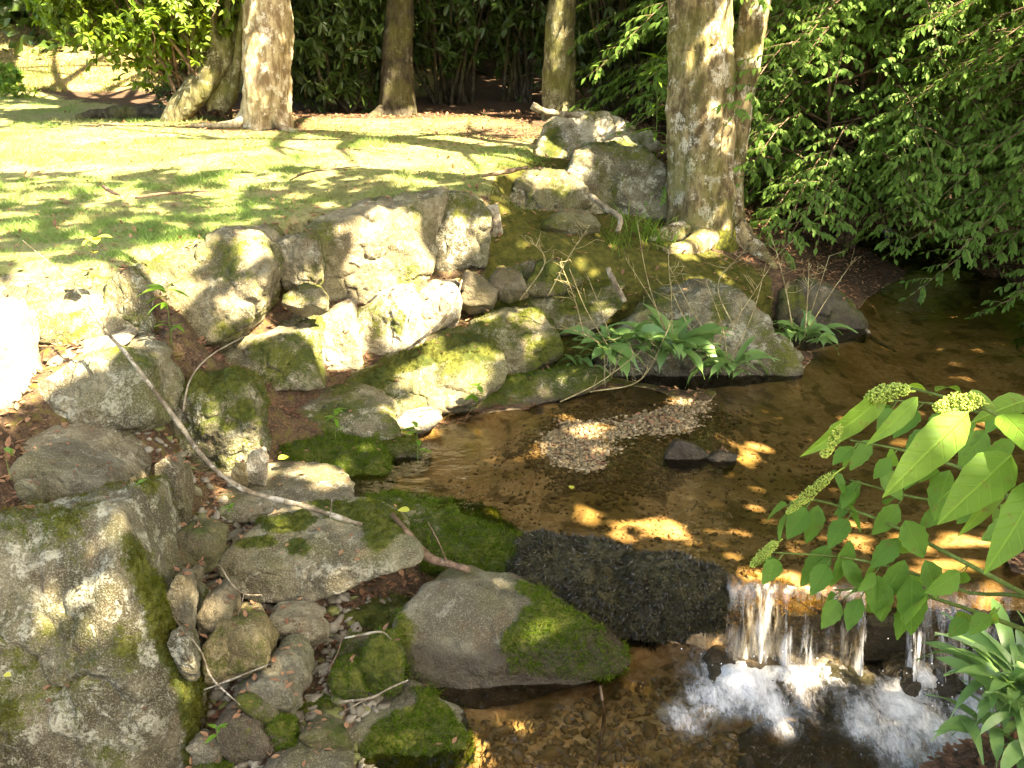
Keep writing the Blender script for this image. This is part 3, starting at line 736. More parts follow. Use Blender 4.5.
# ---- bank rubble, near left
RB = [ # label, Y, pts, depth, mat, moss, seed, p
 ('slim grey purple stone leaning upright against the huge boulder', 3.2, [(166,590),(178,570,.03),(190,572,.03),(197,606),(193,630),(180,620),(168,605)], .12, 'rock_grey', (0,0), 40, 12),
 ('dark faced stone with a light top behind the slim leaning stone', 3.3, [(196,610),(206,590,.08),(228,578,.12),(240,590,.06),(236,612),(214,632),(198,632)], .15, 'rock_brown', (.1,.2), 41, 16),
 ('ochre brown blocky stone with a knob on its top', 3.18, [(204,640,.04),(216,618,.12),(250,605,.16),(264,612,.1),(275,636,.02),(272,662),(240,668),(208,680),(206,660)], .2, 'rock_ochre', (.1,.28), 42, 18),
 ('rounded grey green stone half hidden behind the ochre block', 3.22, [(270,650,.05),(285,635,.08),(305,645,.05),(312,668),(298,690),(275,680)], .16, 'rock_grey', (0,.2), 43, 9),
 ('dark oval stone with pale veins under the two toned slab', 3.45, [(262,615),(272,604,.08),(300,602,.12),(322,612,.06),(328,625),(310,636),(280,634)], .16, 'rock', (0,.1), 44, 10),
 ('low grey stone leaning on the foot of the ochre block', 3.08, [(240,680,.04),(262,664,.08),(290,668,.06),(302,690,.02),(290,706),(262,698)], .14, 'rock_grey', (0,.1), 45, 14),
 ('fist sized brown stone near the bottom with a wedge shape', 2.98, [(216,712,.03),(230,704,.06),(256,712,.05),(272,736),(262,752),(236,758),(220,740)], .13, 'rock_brown', (0,.1), 46, 14),
 ('pale flat stone at the bottom edge of the rubble', 2.9, [(262,752),(290,735,.1),(322,733,.1),(352,748,.04),(354,768),(310,782),(265,780)], .16, 'rock_grey', (0,.05), 47, 12),
 ('small mossy cushion stone beside the red brown needles', 3.22, [(298,705),(318,692,.05),(340,698,.04),(348,712),(330,720),(304,718)], .12, 'rock_brown', (.4,.8), 48, 9),
 ('round moss covered stone left of the smooth boulder', 3.32, [(362,662),(372,636,.06),(392,632,.06),(402,655),(398,682),(375,684)], .14, 'rock_brown', (.3,.95), 49, 9),
 ('dark mossy stone in the gap behind the round moss stone', 3.5, [(338,648),(350,634,.05),(370,636,.05),(372,656),(352,664)], .12, 'rock_brown', (.3,.75), 50, 10),
 ('low mossy stone between the needles and the round moss stone', 3.25, [(332,672),(345,658,.05),(362,664,.03),(366,684),(345,690)], .12, 'rock_brown', (.3,.85), 51, 10),
 ('olive brown stone beside the small brown cleft stone', 3.55, [(172,535,.04),(184,522,.08),(210,520,.08),(226,534,.03),(222,556),(196,566),(178,556)], .16, 'rock_brown', (.2,.45), 52, 13),
 ('mossy stone wedged behind the crest of the huge boulder', 3.5, [(122,525,.05),(136,515,.08),(152,520,.06),(160,540),(150,552),(130,545)], .14, 'rock_brown', (.3,.6), 53, 12),
 ('small brown cleft stone lying beneath the upright narrow stone', 3.7, [(130,508),(140,500,.04),(160,516,.02),(152,528),(134,524)], .1, 'rock_brown', (.1,.3), 54, 14),
 ('flat little stone perched above the dark faced stone', 3.4, [(182,574),(200,562,.05),(206,566,.03),(196,580),(186,584)], .08, 'rock_brown', (0,.25), 55, 12),
 ('grey green knob of stone against the right flank of the huge boulder', 3.05, [(168,640,.05),(176,626,.07),(190,636,.03),(199,664),(190,670),(176,655)], .1, 'rock_lichen', (.1,.3), 56, 12),
 ('dark grey stone beside the fist sized brown stone', 3.05, [(238,690),(252,688,.04),(276,702,.02),(282,716),(262,716),(244,704)], .1, 'rock_brown', (.2,.5), 57, 10),
 ('green tinted stone right of the fist sized brown stone', 3.02, [(268,724),(280,714,.04),(296,722,.02),(294,738),(276,740)], .09, 'rock_brown', (.3,.75), 58, 9),
 ('half buried stone at the foot of the huge boulder near a seedling', 2.95, [(186,738),(200,730,.04),(222,742,.02),(220,756),(196,758)], .1, 'rock_grey', (0,.2), 59, 11),
 ('mossy green stone at the lowest corner of the rubble', 2.9, [(186,762),(205,752,.05),(228,760,.02),(232,780),(195,785)], .1, 'rock_brown', (.3,.8), 60, 10),
 ('low dark stone between the pale flat stone and the mossy edged stone', 3.0, [(300,728),(318,716,.05),(345,726,.03),(350,740),(325,742),(306,738)], .1, 'rock_brown', (.2,.55), 61, 11),
 ('sharp little grey stone below the pale boulder edge', 3.75, [(112,490),(124,482,.04),(131,500,.01),(122,512),(112,505)], .08, 'rock', (0,0), 62, 18)]
for lab, Y, pts, d, mt, mo, sd, p_ in RB:
    rock(ST, lab, Y, pts, d, mt, mo, sd, 5, p_, .06, blades=2500 if mo[1] > .7 else 0, bmat='moss_green', L=.012)
# ---- right of the wall
rock(BO, 'white lichen boulder behind the strap leaved plants', 6.35,
     [(600,372,.0),(606,332,.12),(628,308,.25),(672,302,.3),(700,284,.4),(730,290,.35),(770,322,.2),(792,350,.05),(780,378,0),(690,388,0)], .45, 'rock_lichen', (.15,.36), 70, 7, 14, .07, wet=-.03)
rock(SL, 'dark mossy bank rock with an undercut above the shaded water', 7.35,
     [(765,340,.1),(770,290,.25),(800,280,.35),(838,292,.3),(862,320,.1),(856,338,0),(810,352,0)], .6, 'rock_dark', (.4,.4), 71, 6, 11, .07, wet=.02)
rock(BO, 'wide grey boulder shaded on its face below the sunlit rock pile', 8.35,
     [(556,190,.1),(575,158,.35),(600,146,.45),(650,150,.4),(668,165,.25),(668,214,0),(610,215,-.05),(570,212,0)], .6, 'rock_lichen', (.15,.40), 72, 6, 15, .065)
rock(BO, 'sunlit bumpy rock pile crest with yellow moss ribs', 9.55,
     [(540,158,0),(548,122,.4),(580,112,.6),(610,118,.55),(655,140,.3),(660,150,.1),(600,160,-.05)], .7, 'rock_pale', (.3,.42), 73, 6, 12, .08)
rock(SL, 'long sunlit cap stone lying over the wide grey boulder', 8.95,
     [(590,152,0),(615,138,.2),(652,132,.25),(660,145,.05),(640,154,0)], .35, 'rock_pale', (.1,.35), 74, 5, 12, .06)
rock(BO, 'rounded rock with a yellow lichen spot in front of the wide grey boulder', 8.0,
     [(506,200,.05),(520,178,.3),(552,170,.35),(582,182,.2),(588,200,.03),(565,213,0),(525,212,0)], .45, 'rock', (.2,.38), 75, 6, 11, .06)
rock(ST, 'low grey stone half sunk in moss below the rounded rock', 7.35, [(545,222),(565,210,.1),(588,212,.08),(598,224,0),(570,230,0)], .2, 'rock_grey', (.1,.3), 76, 5, 9)
rock(ST, 'pale flat stone buried in the mossy slope', 7.0, [(505,270),(530,258,.15),(560,260,.1),(556,272,0),(520,278,0)], .2, 'rock', (.2,.45), 77, 5, 9)
rock(ST, 'mossy stone beside the dry weeds above the pool', 6.75, [(525,288),(540,264,.12),(565,262,.12),(580,280,.03),(560,292),(535,294)], .25, 'rock', (.3,.5), 78, 5, 12)
rock(ST, 'little brown stone at the foot of the mossy slope rocks', 6.5, [(490,282),(500,268,.08),(520,272,.06),(526,288),(505,292)], .18, 'rock_brown', (.2,.4), 79, 5, 14)
rock(ST, 'pale stub of stone standing beside the squared end block', 7.2, [(486,230),(488,208,.05),(498,206,.05),(502,228),(494,240)], .15, 'rock_pale', (.1,.3), 80, 5, 12)
# ---- in the stream
rock(ST, 'dark wet stone lying on the gravel bar', 4.98, [(664,456),(676,440,.05),(694,444,.05),(708,454,.02),(700,462),(680,460)], .12, 'rock_dark', (.1,.2), 81, 5, 12, .06, wet=.05)
rock(ST, 'brown stone under the water beside the gravel bar', 4.95, [(708,456),(720,450,.05),(736,453,.03),(734,460),(718,461)], .1, 'rock_dark', (0,0), 82, 5, 10, .05, wet=.1)
rock(BO, 'foam washed dome of rock at the foot of the waterfall', 3.40,
     [(700,690,0),(712,660,.1),(745,648,.2),(780,652,.15),(800,680,.03),(790,702,0),(730,708,0)], .25, 'rock_brown', (0,.2), 83, 6, 8, .04, wet=.2)
rock(BO, 'wet olive boulder right of the foam washed dome', 3.40,
     [(792,690,0),(805,665,.12),(850,655,.18),(885,668,.12),(892,700,0),(850,712,-.02),(810,710,0)], .25, 'rock_brown', (.4,.6), 84, 6, 10, .05, wet=-.1)
rock(BO, 'flat brown rock just under the stream surface at the bottom edge', 3.05,
     [(742,745,.05),(770,724,.2),(850,730,.2),(915,752,.1),(920,790,-.1),(760,790,-.1)], .2, 'rock_brown', (0,.3), 85, 6, 10, .04, wet=.3)
rock(SL, 'wet stepped rock beside the right hand cascade', 3.36,
     [(885,680,0),(900,655,.15),(935,645,.2),(965,660,.1),(970,705,0),(920,712,0)], .25, 'rock_dark', (.2,.4), 86, 6, 12, .06, wet=.2)
rock(ST, 'low wet rock nosing out of the foam', 3.25, [(850,722),(870,710,.08),(905,712,.08),(918,730,0),(880,738)], .15, 'rock_dark', (0,.2), 87, 5, 10, .05, wet=.3)
# ---- the weir under the falls
rock('ledge_rock', 'dark bristly moss ledge between the log shaped stone and the waterfall', 3.7,
     [(525,533,.44),(510,545,.40),(620,555,.22),(690,573,.07),(728,580,.02),(733,600,0),(730,638,.08),(660,644,.1),(560,634,.18),(515,600,.25)], .14, 'rock_dark', (.2,.9), 90, 7, 5, .10, wet=.1, blades=70000, bmat='moss_dark', L=.015, cat='ledge', hang=.5, tol=.99, steep=1)
rock('ledge_rock', 'rusty mossed rock lip that the main waterfall pours over', 3.58,
     [(726,588,.10),(740,565,.2),(800,564,.22),(850,572,.2),(862,596,.10),(858,650,.14),(800,660,.13),(735,650,.14)], .25, 'rock_brown', (.5,.62), 91, 7, 12, .08, wet=-.1, cat='ledge', steep=1, blades=14000, bmat='rust', L=.016)
rock('ledge_rock', 'dark rock lip behind the lowest hydrangea leaves beside the right cascade', 3.55,
     [(858,590,.10),(880,584,.18),(960,584,.18),(1060,588,.18),(1100,600,.1),(1100,660,.14),(960,668,.13),(862,655,.14)], .25, 'rock_dark', (.3,.35), 92, 6, 14, .06, wet=.2, cat='ledge', steep=1)
# ------------------------------------------------------------------ seat the rocks: the soil is cut away in front of them
def lower_edge(px, us):
    out = np.full(len(us), -1e9); n = len(px)
    c = px.mean(0); o = np.argsort(np.arctan2(px[:, 1]-c[1], px[:, 0]-c[0])); q = px[o]
    for i in range(n):
        a, b = q[i], q[(i+1) % n]
        if abs(a[0]-b[0]) < 1e-6: continue
        lo, hi = (a, b) if a[0] < b[0] else (b, a)
        m = (us >= lo[0]) & (us <= hi[0])
        out[m] = np.maximum(out[m], lo[1]+(us[m]-lo[0])*(hi[1]-lo[1])/(hi[0]-lo[0]))
    return out
gz0 = gz.copy()
vis = (gxy[:, 1] > 1.5) & (gxy[:, 1] < 12) & (np.abs(gxy[:, 0]) < .75*gxy[:, 1]+.3)
for px, Y0, dy in HULLS:
    dmax = dy.max()
    idx = np.nonzero(vis & (gxy[:, 1] < Y0+dmax+.12) & (gxy[:, 1] > Y0-1.6))[0]
    u, v = proj(np.column_stack([gxy[idx], gz[idx]]))
    vb = lower_edge(px, u)-3; top = px[:, 1].min()
    up = px[:, 1] <= np.median(px[:, 1]); o = np.argsort(px[up, 0])
    dloc = np.interp(u, px[up, 0][o], dy[up][o])
    m = (v < vb) & (vb > 0) & ((v > top-8) | (gxy[idx, 1] > Y0-.05)) & (gxy[idx, 1] < Y0+dloc-.02)
    if not m.any(): continue
    k = idx[m]; b = -(vb[m]-384)/F
    zr = H0+(-sp+b*cp)/(cp+b*sp)*np.minimum(gxy[k, 1], Y0)
    gz[k] = np.minimum(gz[k], zr)
nx, ny = len(gx), len(gy)
dl = (gz-gz0).reshape(ny, nx)
for it in range(3):
    dl[1:-1, 1:-1] = (dl[1:-1, 1:-1]*2+dl[:-2, 1:-1]+dl[2:, 1:-1]+dl[1:-1, :-2]+dl[1:-1, 2:])/6
gz = gz0+dl.ravel()+fbm(np.column_stack([gxy, gz0]), 11, 3, 77)*.02*np.clip(-dl.ravel()*6, 0, 1)
ZG = gz.reshape(ny, nx)
def terrain(xy):
    xy = np.asarray(xy, float).reshape(-1, 2)
    i = np.clip(np.searchsorted(gx, xy[:, 0])-1, 0, nx-2); j = np.clip(np.searchsorted(gy, xy[:, 1])-1, 0, ny-2)
    a = np.clip((xy[:, 0]-gx[i])/(gx[i+1]-gx[i]), 0, 1); b = np.clip((xy[:, 1]-gy[j])/(gy[j+1]-gy[j]), 0, 1)
    return (ZG[j, i]*(1-a)+ZG[j, i+1]*a)*(1-b)+(ZG[j+1, i]*(1-a)+ZG[j+1, i+1]*a)*b
def tz(x, y): return float(terrain([[x, y]])[0])
lawn, mossa, bed, bank = amask(gxy, gz)
cut = np.clip((-dl.ravel()-.08)/.2, 0, 1); lawn = lawn*(1-cut); mossa = np.maximum(mossa, .42*(cut > 0)*(gz > .6))
ii = np.arange(ny-1)[:, None]*nx; jj = np.arange(nx-1)[None, :]
gq = np.stack([ii+jj, ii+jj+1, ii+nx+jj+1, ii+nx+jj], -1).reshape(-1, 4)
ground = mesh_np('ground', np.column_stack([gxy, gz]), None, gq, M['ground'], None, dict(lawn=lawn, moss=mossa, bed=bed, bank=bank))
tag(ground, 'earth bank, lawn and stream bed', None, None, 'structure')

# ------------------------------------------------------------------ water
def grid_faces(nu, nv):
    i = np.arange(nv-1)[:, None]*nu; j = np.arange(nu-1)[None, :]
    return np.stack([i+j, i+j+1, i+nu+j+1, i+nu+j], -1).reshape(-1, 4)
xs = np.arange(-1.3, 6.6, .04); js = np.concatenate([np.array([-.05, -.03, -.01, .015, .04, .08]), np.arange(.13, 7.2, .05)])
X, J = np.meshgrid(xs, js); Yw = ylip(X)+J
shy = X < G(728, 584, 0)[0]   # behind the moss ledge the sheet stops inside the ledge
Yw = Yw+np.where(shy & (J < .12), .11-J*.9, 0)
Zw = np.where((J < .04) & ~shy, -((.04-J)/.09)**2*.05, 0)+.17*sstep(8.9, 10.2, Yw)
pool = mesh_np('stream_pool', np.column_stack([X.ravel(), Yw.ravel(), Zw.ravel()]), None, grid_faces(len(xs), len(js)), M['pool'])
tag(pool, 'shallow clear brown water of the upper pool', None, None, 'structure')

LZ = -.36
xs = np.arange(-.75, 2.3, .012); ys = np.arange(1.4, 4.3, .012)
X, Yw = np.meshgrid(xs, ys)
bumps = [((745, 672), 3.46, .13, .13, 1.05), ((790, 668), 3.50, .08, .06, .8), ((828, 660), 3.54, .14, .07, .45), ((925, 655), 3.52, .10, .13, 1.1), ((905, 688), 3.34, .12, .05, .9),
         ((935, 715), 3.2, .10, .03, .8), ((868, 708), 3.26, .10, .02, .6), ((965, 735), 3.12, .12, .02, .8), ((775, 703), 3.30, .09, .0, .75), ((712, 684), 3.38, .09, .03, .7),
         ((688, 708), 3.28, .09, .0, .45), ((760, 648), 3.60, .26, .02, .5), ((985, 690), 3.3, .12, .05, .7), ((905, 735), 3.12, .12, .0, .55), ((1000, 655), 3.5, .12, .08, .8)]
Zw = np.full(X.shape, LZ); FO = np.zeros(X.shape); TB = np.zeros(X.shape)
for (u, v), yy, r, a, fo in bumps:
    c = P(u, v, yy); g = np.exp(-((X-c[0])**2/(1.25*r*r)+(Yw-c[1])**2/(1.7*r*r)))
    Zw += a*.62*g; FO = np.maximum(FO, fo*g); TB += g
pp = np.column_stack([X.ravel(), Yw.ravel(), 0*X.ravel()])
nz = fbm(pp, 14, 4, 61, .6).reshape(X.shape)
Zw += nz*.022*np.clip(TB, 0, 1)+fbm(pp, 6, 3, 62).reshape(X.shape)*.006
yy = np.broadcast_to(Yw, X.shape)
lower = mesh_np('lower_stream', np.column_stack([X.ravel(), Yw.ravel(), Zw.ravel()]), None, grid_faces(len(xs), len(ys)), M['lower'], None, dict(foam=FO.ravel()))
tag(lower, 'churning lower stream with white foam below the falls', None, None, 'structure')

def falls(name, strips, label):
    V = []; Q = []; A = []; D = []; n = 0
    for (u0, u1, zt, zb, out, slant, seed) in strips:
        m = max(6, int((u1-u0)/2)); k = 22
        us = np.linspace(u0, u1, m); s = np.linspace(0, 1, k)
        for layer in range(2):
            vs = np.interp(us, [p_[0] for p_ in LIPPX], [p_[1] for p_ in LIPPX])
            base = np.array([G(u, v, 0) for u, v in zip(us, vs)])
            wob = fbm(np.column_stack([us*.12, us*0, us*0+layer*5+seed]), 1, 3, seed)
            th = zt+(zb-zt)*s**1.35
            Xs = base[:, 0][None]+slant*s[:, None]*.1+fbm(np.column_stack([np.repeat(s*2, m), np.tile(us*.2, k), np.zeros(m*k)]), 1, 2, seed+3).reshape(k, m)*.012
            yo = .05-(out+layer*.025)*np.sqrt(s)[:, None]*(1+.5*wob[None])-.03
            Ys = base[:, 1][None]+yo
            Zs = th[:, None]+wob[None]*.035*(1-s[:, None]*.4)+0*Xs+.01*layer
            V.append(np.stack([Xs, Ys, Zs], -1).reshape(-1, 3)); Q.append(grid_faces(m, k)+n); n += m*k
            A.append(np.tile(base[:, 0]+layer*3.7+seed, k)); D.append(np.repeat(s, m))
    o = mesh_np(name, np.concatenate(V), None, np.concatenate(Q), M['fall'], None, dict(acr=np.concatenate(A), dwn=np.concatenate(D)))
    tag(o, label, None, None, 'structure'); return o
falls('waterfall', [(727, 862, .012, -.36, .10, .1, 1), (727, 790, .01, -.34, .135, 0, 4), (842, 862, .012, -.34, .12, 0, 6)], 'main curtain of falling water over the rusty ledge')
falls('cascade', [(900, 960, .012, -.33, .17, .1, 2), (918, 950, .012, -.30, .21, .1, 7), (968, 1010, .012, -.33, .10, -.5, 3), (1030, 1075, .012, -.33, .1, 0, 5)], 'narrow right hand fall beside the strap leaves')
ac = Acc(); sv, sf = ico(1)
for (u, v), yy, r, a, fo in bumps:
    if fo < .7: continue
    c = P(u, v, yy)
    for q in range(9):
        p_ = c+rng.normal(size=3)*np.array([r*.7, r*.6, .03])+np.array([0, 0, .05]); ac.add(p_+sv*rng.uniform(.0012, .0035), sf)
tag(ac.build('spray', M['drop']), 'white spray drops thrown up by the falls', 'spray', None, 'stuff')

# ------------------------------------------------------------------ gravel, pebbles, dead leaves
def stones(name, pts, sizes, mat, label, sub=1):
    tv, tf = ico(sub); n = len(pts)
    d = frames(rdir(n), rdir(n)); S = sizes[:, None]*rng.uniform(.55, 1.2, (n, 3))*np.array([1.15, .9, .6])
    v = np.einsum('nij,nkj->nki', d, tv[None]*S[:, None])
    v *= (1+.22*rng.normal(size=(n, len(tv), 1)).clip(-1.2, 1.2))
    v[:, :, 2] *= .75
    f = tf[None]+(np.arange(n)*len(tv))[:, None, None]
    o = mesh_np(name, (v+pts[:, None]).reshape(-1, 3), f.reshape(-1, 3), None, M[mat])
    return tag(o, label, 'gravel', None, 'stuff')
def on_terrain(xy, dz=0): return np.column_stack([xy, terrain(xy)+dz])
def px_points(poly, z, n):
    u = rng.uniform(min(p_[0] for p_ in poly), max(p_[0] for p_ in poly), n*3); v = rng.uniform(min(p_[1] for p_ in poly), max(p_[1] for p_ in poly), n*3)
    k = inpoly(u, v, poly); return np.array([G(a, b, z)[:2] for a, b in zip(u[k][:n], v[k][:n])])
bar = [(520,440),(560,405),(640,398),(720,404),(735,425),(700,450),(640,478),(575,485),(530,462)]
qb = px_points([(500,445),(550,398),(640,390),(740,394),(770,430),(715,462),(640,490),(560,498),(510,470)], 0, 15000)
qb = qb[soft(qb, [tuple(G(u, v, 0)[:2]) for u, v in bar], .10)+.45*fbm(np.column_stack([qb, 0*qb[:, :1]]), 6, 3, 8) > .35]
q = np.vstack([qb, px_points([(430,470),(520,420),(740,400),(860,420),(900,540),(730,575),(520,520)], 0, 2500)])
stones('gravel', on_terrain(q, .002), rng.lognormal(math.log(.0072), .6, len(q)).clip(.0025, .022), 'gravel', 'brown pebbles of the gravel bar in the pool')
q = px_points([(440,710),(620,670),(720,650),(760,768),(440,768)], -.36, 1200)
stones('gravel', on_terrain(q, .004), rng.lognormal(math.log(.014), .55, len(q)).clip(.005, .05), 'gravel', 'brown pebbles on the bed of the lower stream')
q = px_points([(160,530),(260,520),(330,600),(400,600),(400,690),(360,760),(190,768),(200,680),(150,560)], -.2, 1500)
stones('gravel', on_terrain(q, .006), rng.lognormal(math.log(.016), .6, len(q)).clip(.006, .055), 'pebble', 'small stones filling the gaps of the rubble bank', 2)

def litter(name, pts, L, mat, label, up=.8):
    n = len(pts); d = rdir(n, .25); nn = unit(rdir(n)*(1-up)+np.array([0, 0, 1.]))
    tv, tf = leaf_shape(.5, 3, .2, -.15)
    v, f = scatter(tv, tf, frames(d, nn), pts, L*rng.uniform(.5, 1.4, n))
    return tag(mesh_np(name, v, None, f, M[mat]), label, 'leaf litter', None, 'stuff')
n = 60000
yy = 2.4+11*rng.uniform(0, 1, n)**1.2; xy = np.column_stack([rng.uniform(-.66, .66, n)*yy, yy])
z = terrain(xy); la, mo_, be, ba = amask(xy, z)
keep = (be < .1) & (rng.uniform(0, 1, n) > la*.88) & (rng.uniform(0, 1, n) > mo_*.8) & (z > -.3)
litter('fallen_leaves', np.column_stack([xy[keep], z[keep]+.006]), .042, 'litter', 'dead brown leaves and needles between the rocks')
needles = px_points([(200,345),(330,290),(460,290),(500,340),(330,400),(250,380),(150,440),(300,430)], .45, 5000)
tv = BLADE[0]
pz = on_terrain(needles, .01); k = len(pz)
v, f = scatter(BLADE[0], BLADE[1], frames(rdir(k, .3), rdir(k)), pz, np.column_stack([rng.uniform(.03, .09, k), np.full(k, .004), np.ones(k)]))
tag(mesh_np('fallen_needles', v, f, None, M['litter']), 'red brown needles lying in the pockets of the wall', 'needles', None, 'stuff')
# dead leaves lodged on the stones
dp = []
for lab, (o, v, f, mk) in ROCKS.items():
    if 'ledge' in lab or 'stream' in lab or 'foam' in lab or 'wet' in lab: continue
    n_ = vnormals(v, f); k = np.nonzero(n_[:, 2] > .75)[0]
    ext = np.ptp(v[:, 0])
    if len(k): dp.append(v[rng.choice(k, int(4+26*ext))]+[0, 0, .004])
dp = np.concatenate(dp)
litter('fallen_leaves', dp, .030, 'litter', 'bits of dead leaf lodged on the stones', .6)
# ------------------------------------------------------------------ trees (crowns are hung in the lighting section)
TREES = []
def tree(name, label, path, rads, mat, seed, top, crown_r, ns=40, lobes=0, extra=(), mossf=None, roots=(), n=90):
    """path: points of the visible bole, continued up to the height top"""
    path = [np.array(p_, float) for p_ in path]
    d = unit(path[-1]-path[-2]); d = unit(d*np.array([.6, .6, 1])+np.array([0, 0, .6]))
    L = top-path[-1][2]
    ctrl = path+[path[-1]+d*L*.5, path[-1]+d*L]
    rr = list(rads)+[rads[-1]*.8, rads[-1]*.45]
    base = path[0].copy()
    root = empty(name, base, label, 'tree')
    def bole(ctrl, rr, sd, ns, n):
        c = curve(np.hstack([np.array(ctrl), np.array(rr)[:, None]]), n)
        v, q, t = tube(c[:, :3], c[:, 3], ns, 0)
        ax = np.vstack([np.repeat(c[:, :3], ns, 0), c[:1, :3], c[-1:, :3]])
        o = v-ax; rad = np.linalg.norm(o, axis=1)[:, None]+1e-9; o = o/rad
        h = v[:, 2]-base[2]
        ang = np.arctan2(o[:, 1], o[:, 0])
        fl = np.exp(-np.clip(h, 0, 9)/.22)*(.24+.18*np.sin(ang*5+sd))+np.exp(-np.clip(h, 0, 9)/.7)*.10
        if lobes: fl = fl+lobes*np.cos(ang*2+sd)*np.exp(-np.clip(h, 0, 9)/3)
        big = fbm(v*np.array([1, 1, .5]), 2.6, 3, sd)*.22+fbm(v*np.array([1, 1, .22]), 9, 4, sd+2)*.20
        fine = fbm(v*np.array([1, 1, .45]), 30, 3, sd+5)*.07
        v = v+o*rad*np.clip(fl, -.3, 2)[:, None]+o*rad*(big+fine)[:, None]
        return v, q, t, h
    a = Acc()
    v, q, t, h = bole(ctrl, rr, seed, ns, n)
    a.add(v, t, q, mossf(v, h) if mossf else np.zeros(len(v)))
    tr = adopt(root, a.build('trunk', M[mat], None, True, 'moss'))
    for k, (ctrl2, rr2) in enumerate(extra):
        b = Acc(); v, q, t, h = bole(ctrl2, rr2, seed+9+k, 28, 80); b.add(v, t, q, mossf(v, h)*.5 if mossf else np.zeros(len(v)))
        adopt(root, b.build('trunk', M[mat], None, True, 'moss'))
    if roots:
        b = Acc()
        for k, (pts, rs) in enumerate(roots): limb(b, pts, rs, 26, 10, .25, seed+k, 7, .25)
        adopt(root, b.build('root', M[mat], None, True, 'moss'))
    tp = ctrl[-1]; ctr = ctrl[-2]
    b = Acc(); rg = np.random.default_rng(seed)
    for k in range(11):
        st = ctr+(tp-ctr)*rg.uniform(-.1, 1); an = rg.uniform(0, 6.28); ln = crown_r*rg.uniform(.55, 1)
        e = st+np.array([math.cos(an)*ln, math.sin(an)*ln, ln*rg.uniform(.1, .5)])
        mid = (st+e)/2+np.array([0, 0, .12*ln])
        limb(b, [st, mid, e], [rads[-1]*.38, rads[-1]*.22, .015], 12, 6, .1, k, 6)
        for m_ in range(3):
            e2 = mid+(e-mid)*rg.uniform(0, .8)+rg.normal(size=3)*np.array([.6, .6, .25])*ln*.4
            limb(b, [mid, (mid+e2)/2+np.array([0, 0, .05]), e2], [rads[-1]*.18, .03, .008], 8, 5, .1, k, 6)
    adopt(root, b.build('branch', M[mat], None, True, 'moss'))
    TREES.append((root, tp, crown_r)); return root
gz_ = lambda p_: np.array([p_[0], p_[1], tz(p_[0], p_[1])])
b0 = gz_(P(264, 122, 11.5))
tree('pale_barked_tree', 'stout pale barked tree at the left edge of the lawn with sunlight on its trunk', [b0-[0, 0, .15], P(265, 90, 11.5), P(266, 45, 11.55), P(265, 0, 11.6)], [.27, .27, .265, .25], 'bark_warm', 3, 7.6, 3.2, lobes=.10,
     roots=[([P(255, 112, 11.4), gz_(P(235, 118, 11.3))+[0, 0, .03], gz_(P(190, 119, 11.3))+[0, 0, .02]], [.09, .05, .02]),
            ([P(275, 114, 11.3), gz_(P(285, 124, 11.2))+[0, 0, .02], gz_(P(300, 128, 11))], [.09, .05, .02])])
b1 = gz_(P(200, 116, 11.9))
fan = []
for (u1, v1, u2, v2, r0) in ((200,70,188,-10,.05),(215,60,212,-20,.06),(228,60,228,-20,.05),(236,70,246,-10,.05),(205,60,150,0,.035),(222,50,175,-10,.035)):
    fan.append(([P(218, 108, 11.95), P((218+u1)/2+3, (108+v1)/2+5, 11.95), P(u1, v1, 11.9), P(u2, v2, 11.7)], [.10, .08, r0, r0*.7]))
tree('multi_stemmed_tree', 'mossy multi stemmed tree with a bent trunk left of the pale barked tree', [gz_(P(158, 114, 11.8))-[0, 0, .12], P(184, 103, 11.85), P(208, 78, 11.9), P(226, 40, 11.95), P(238, 0, 12)], [.05, .13, .16, .14, .12], 'bark_green', 5, 6.5, 2.8, extra=fan, ns=30)
b2 = gz_(P(397, 118, 13.0))
tree('shaded_tree', 'dark shaded tree trunk standing among rhododendrons behind the lawn', [b2-[0, 0, .1], P(397, 80, 13), P(398, 40, 13), P(400, 0, 13)], [.21, .19, .18, .17], 'bark_dark', 7, 8, 3.0, ns=30,
     roots=[([P(385, 108, 12.9), gz_(P(372, 118, 12.7)), gz_(P(360, 120, 12.6))], [.08, .05, .02])])
b3 = gz_(P(559, 118, 12.2))
tree('slim_straight_tree', 'slim straight lichen covered tree behind the sunlit rock pile', [b3-[0, 0, .2], P(559, 85, 12.2), P(560, 40, 12.2), P(562, 0, 12.2)], [.185, .175, .17, .165], 'bark_green', 9, 8, 3.0, ns=30)
b4 = gz_(P(702, 238, 8.25))
tree('twin_stemmed_tree', 'thick lichen spotted twin stemmed tree on the stream bank', [b4-[0, 0, .15], P(701, 190, 8.25), P(700, 120, 8.28), P(700, 50, 8.3), P(702, 0, 8.3)], [.24, .245, .248, .25, .25], 'bark_pale', 11, 7.8, 3.4, ns=56, n=150,
     extra=[([P(726, 232, 8.35)-[0, 0, .1], P(732, 180, 8.45), P(740, 110, 8.5), P(750, 40, 8.5), P(756, 0, 8.5), P(775, -200, 8.6), P(800, -500, 8.6)], [.15, .10, .105, .115, .115, .10, .05])],
     mossf=lambda v, h: np.clip(1.15-h/.42+fbm(v, 4, 3, 8)*.7, 0, 1)*(v[:, 0] > P(690, 200, 8.2)[0]),
     roots=[([P(690, 232, 8.2), gz_(P(672, 246, 7.9))+[0, 0, .05], gz_(P(648, 256, 7.65))], [.12, .075, .02]),
            ([P(705, 236, 8.05), gz_(P(690, 248, 7.8))+[0, 0, .0], gz_(P(662, 258, 7.55))-[0, 0, .03]], [.13, .085, .05]),
            ([P(735, 232, 8.3), gz_(P(752, 240, 8.2))+[0, 0, .03], gz_(P(775, 262, 7.9))], [.14, .09, .03])])
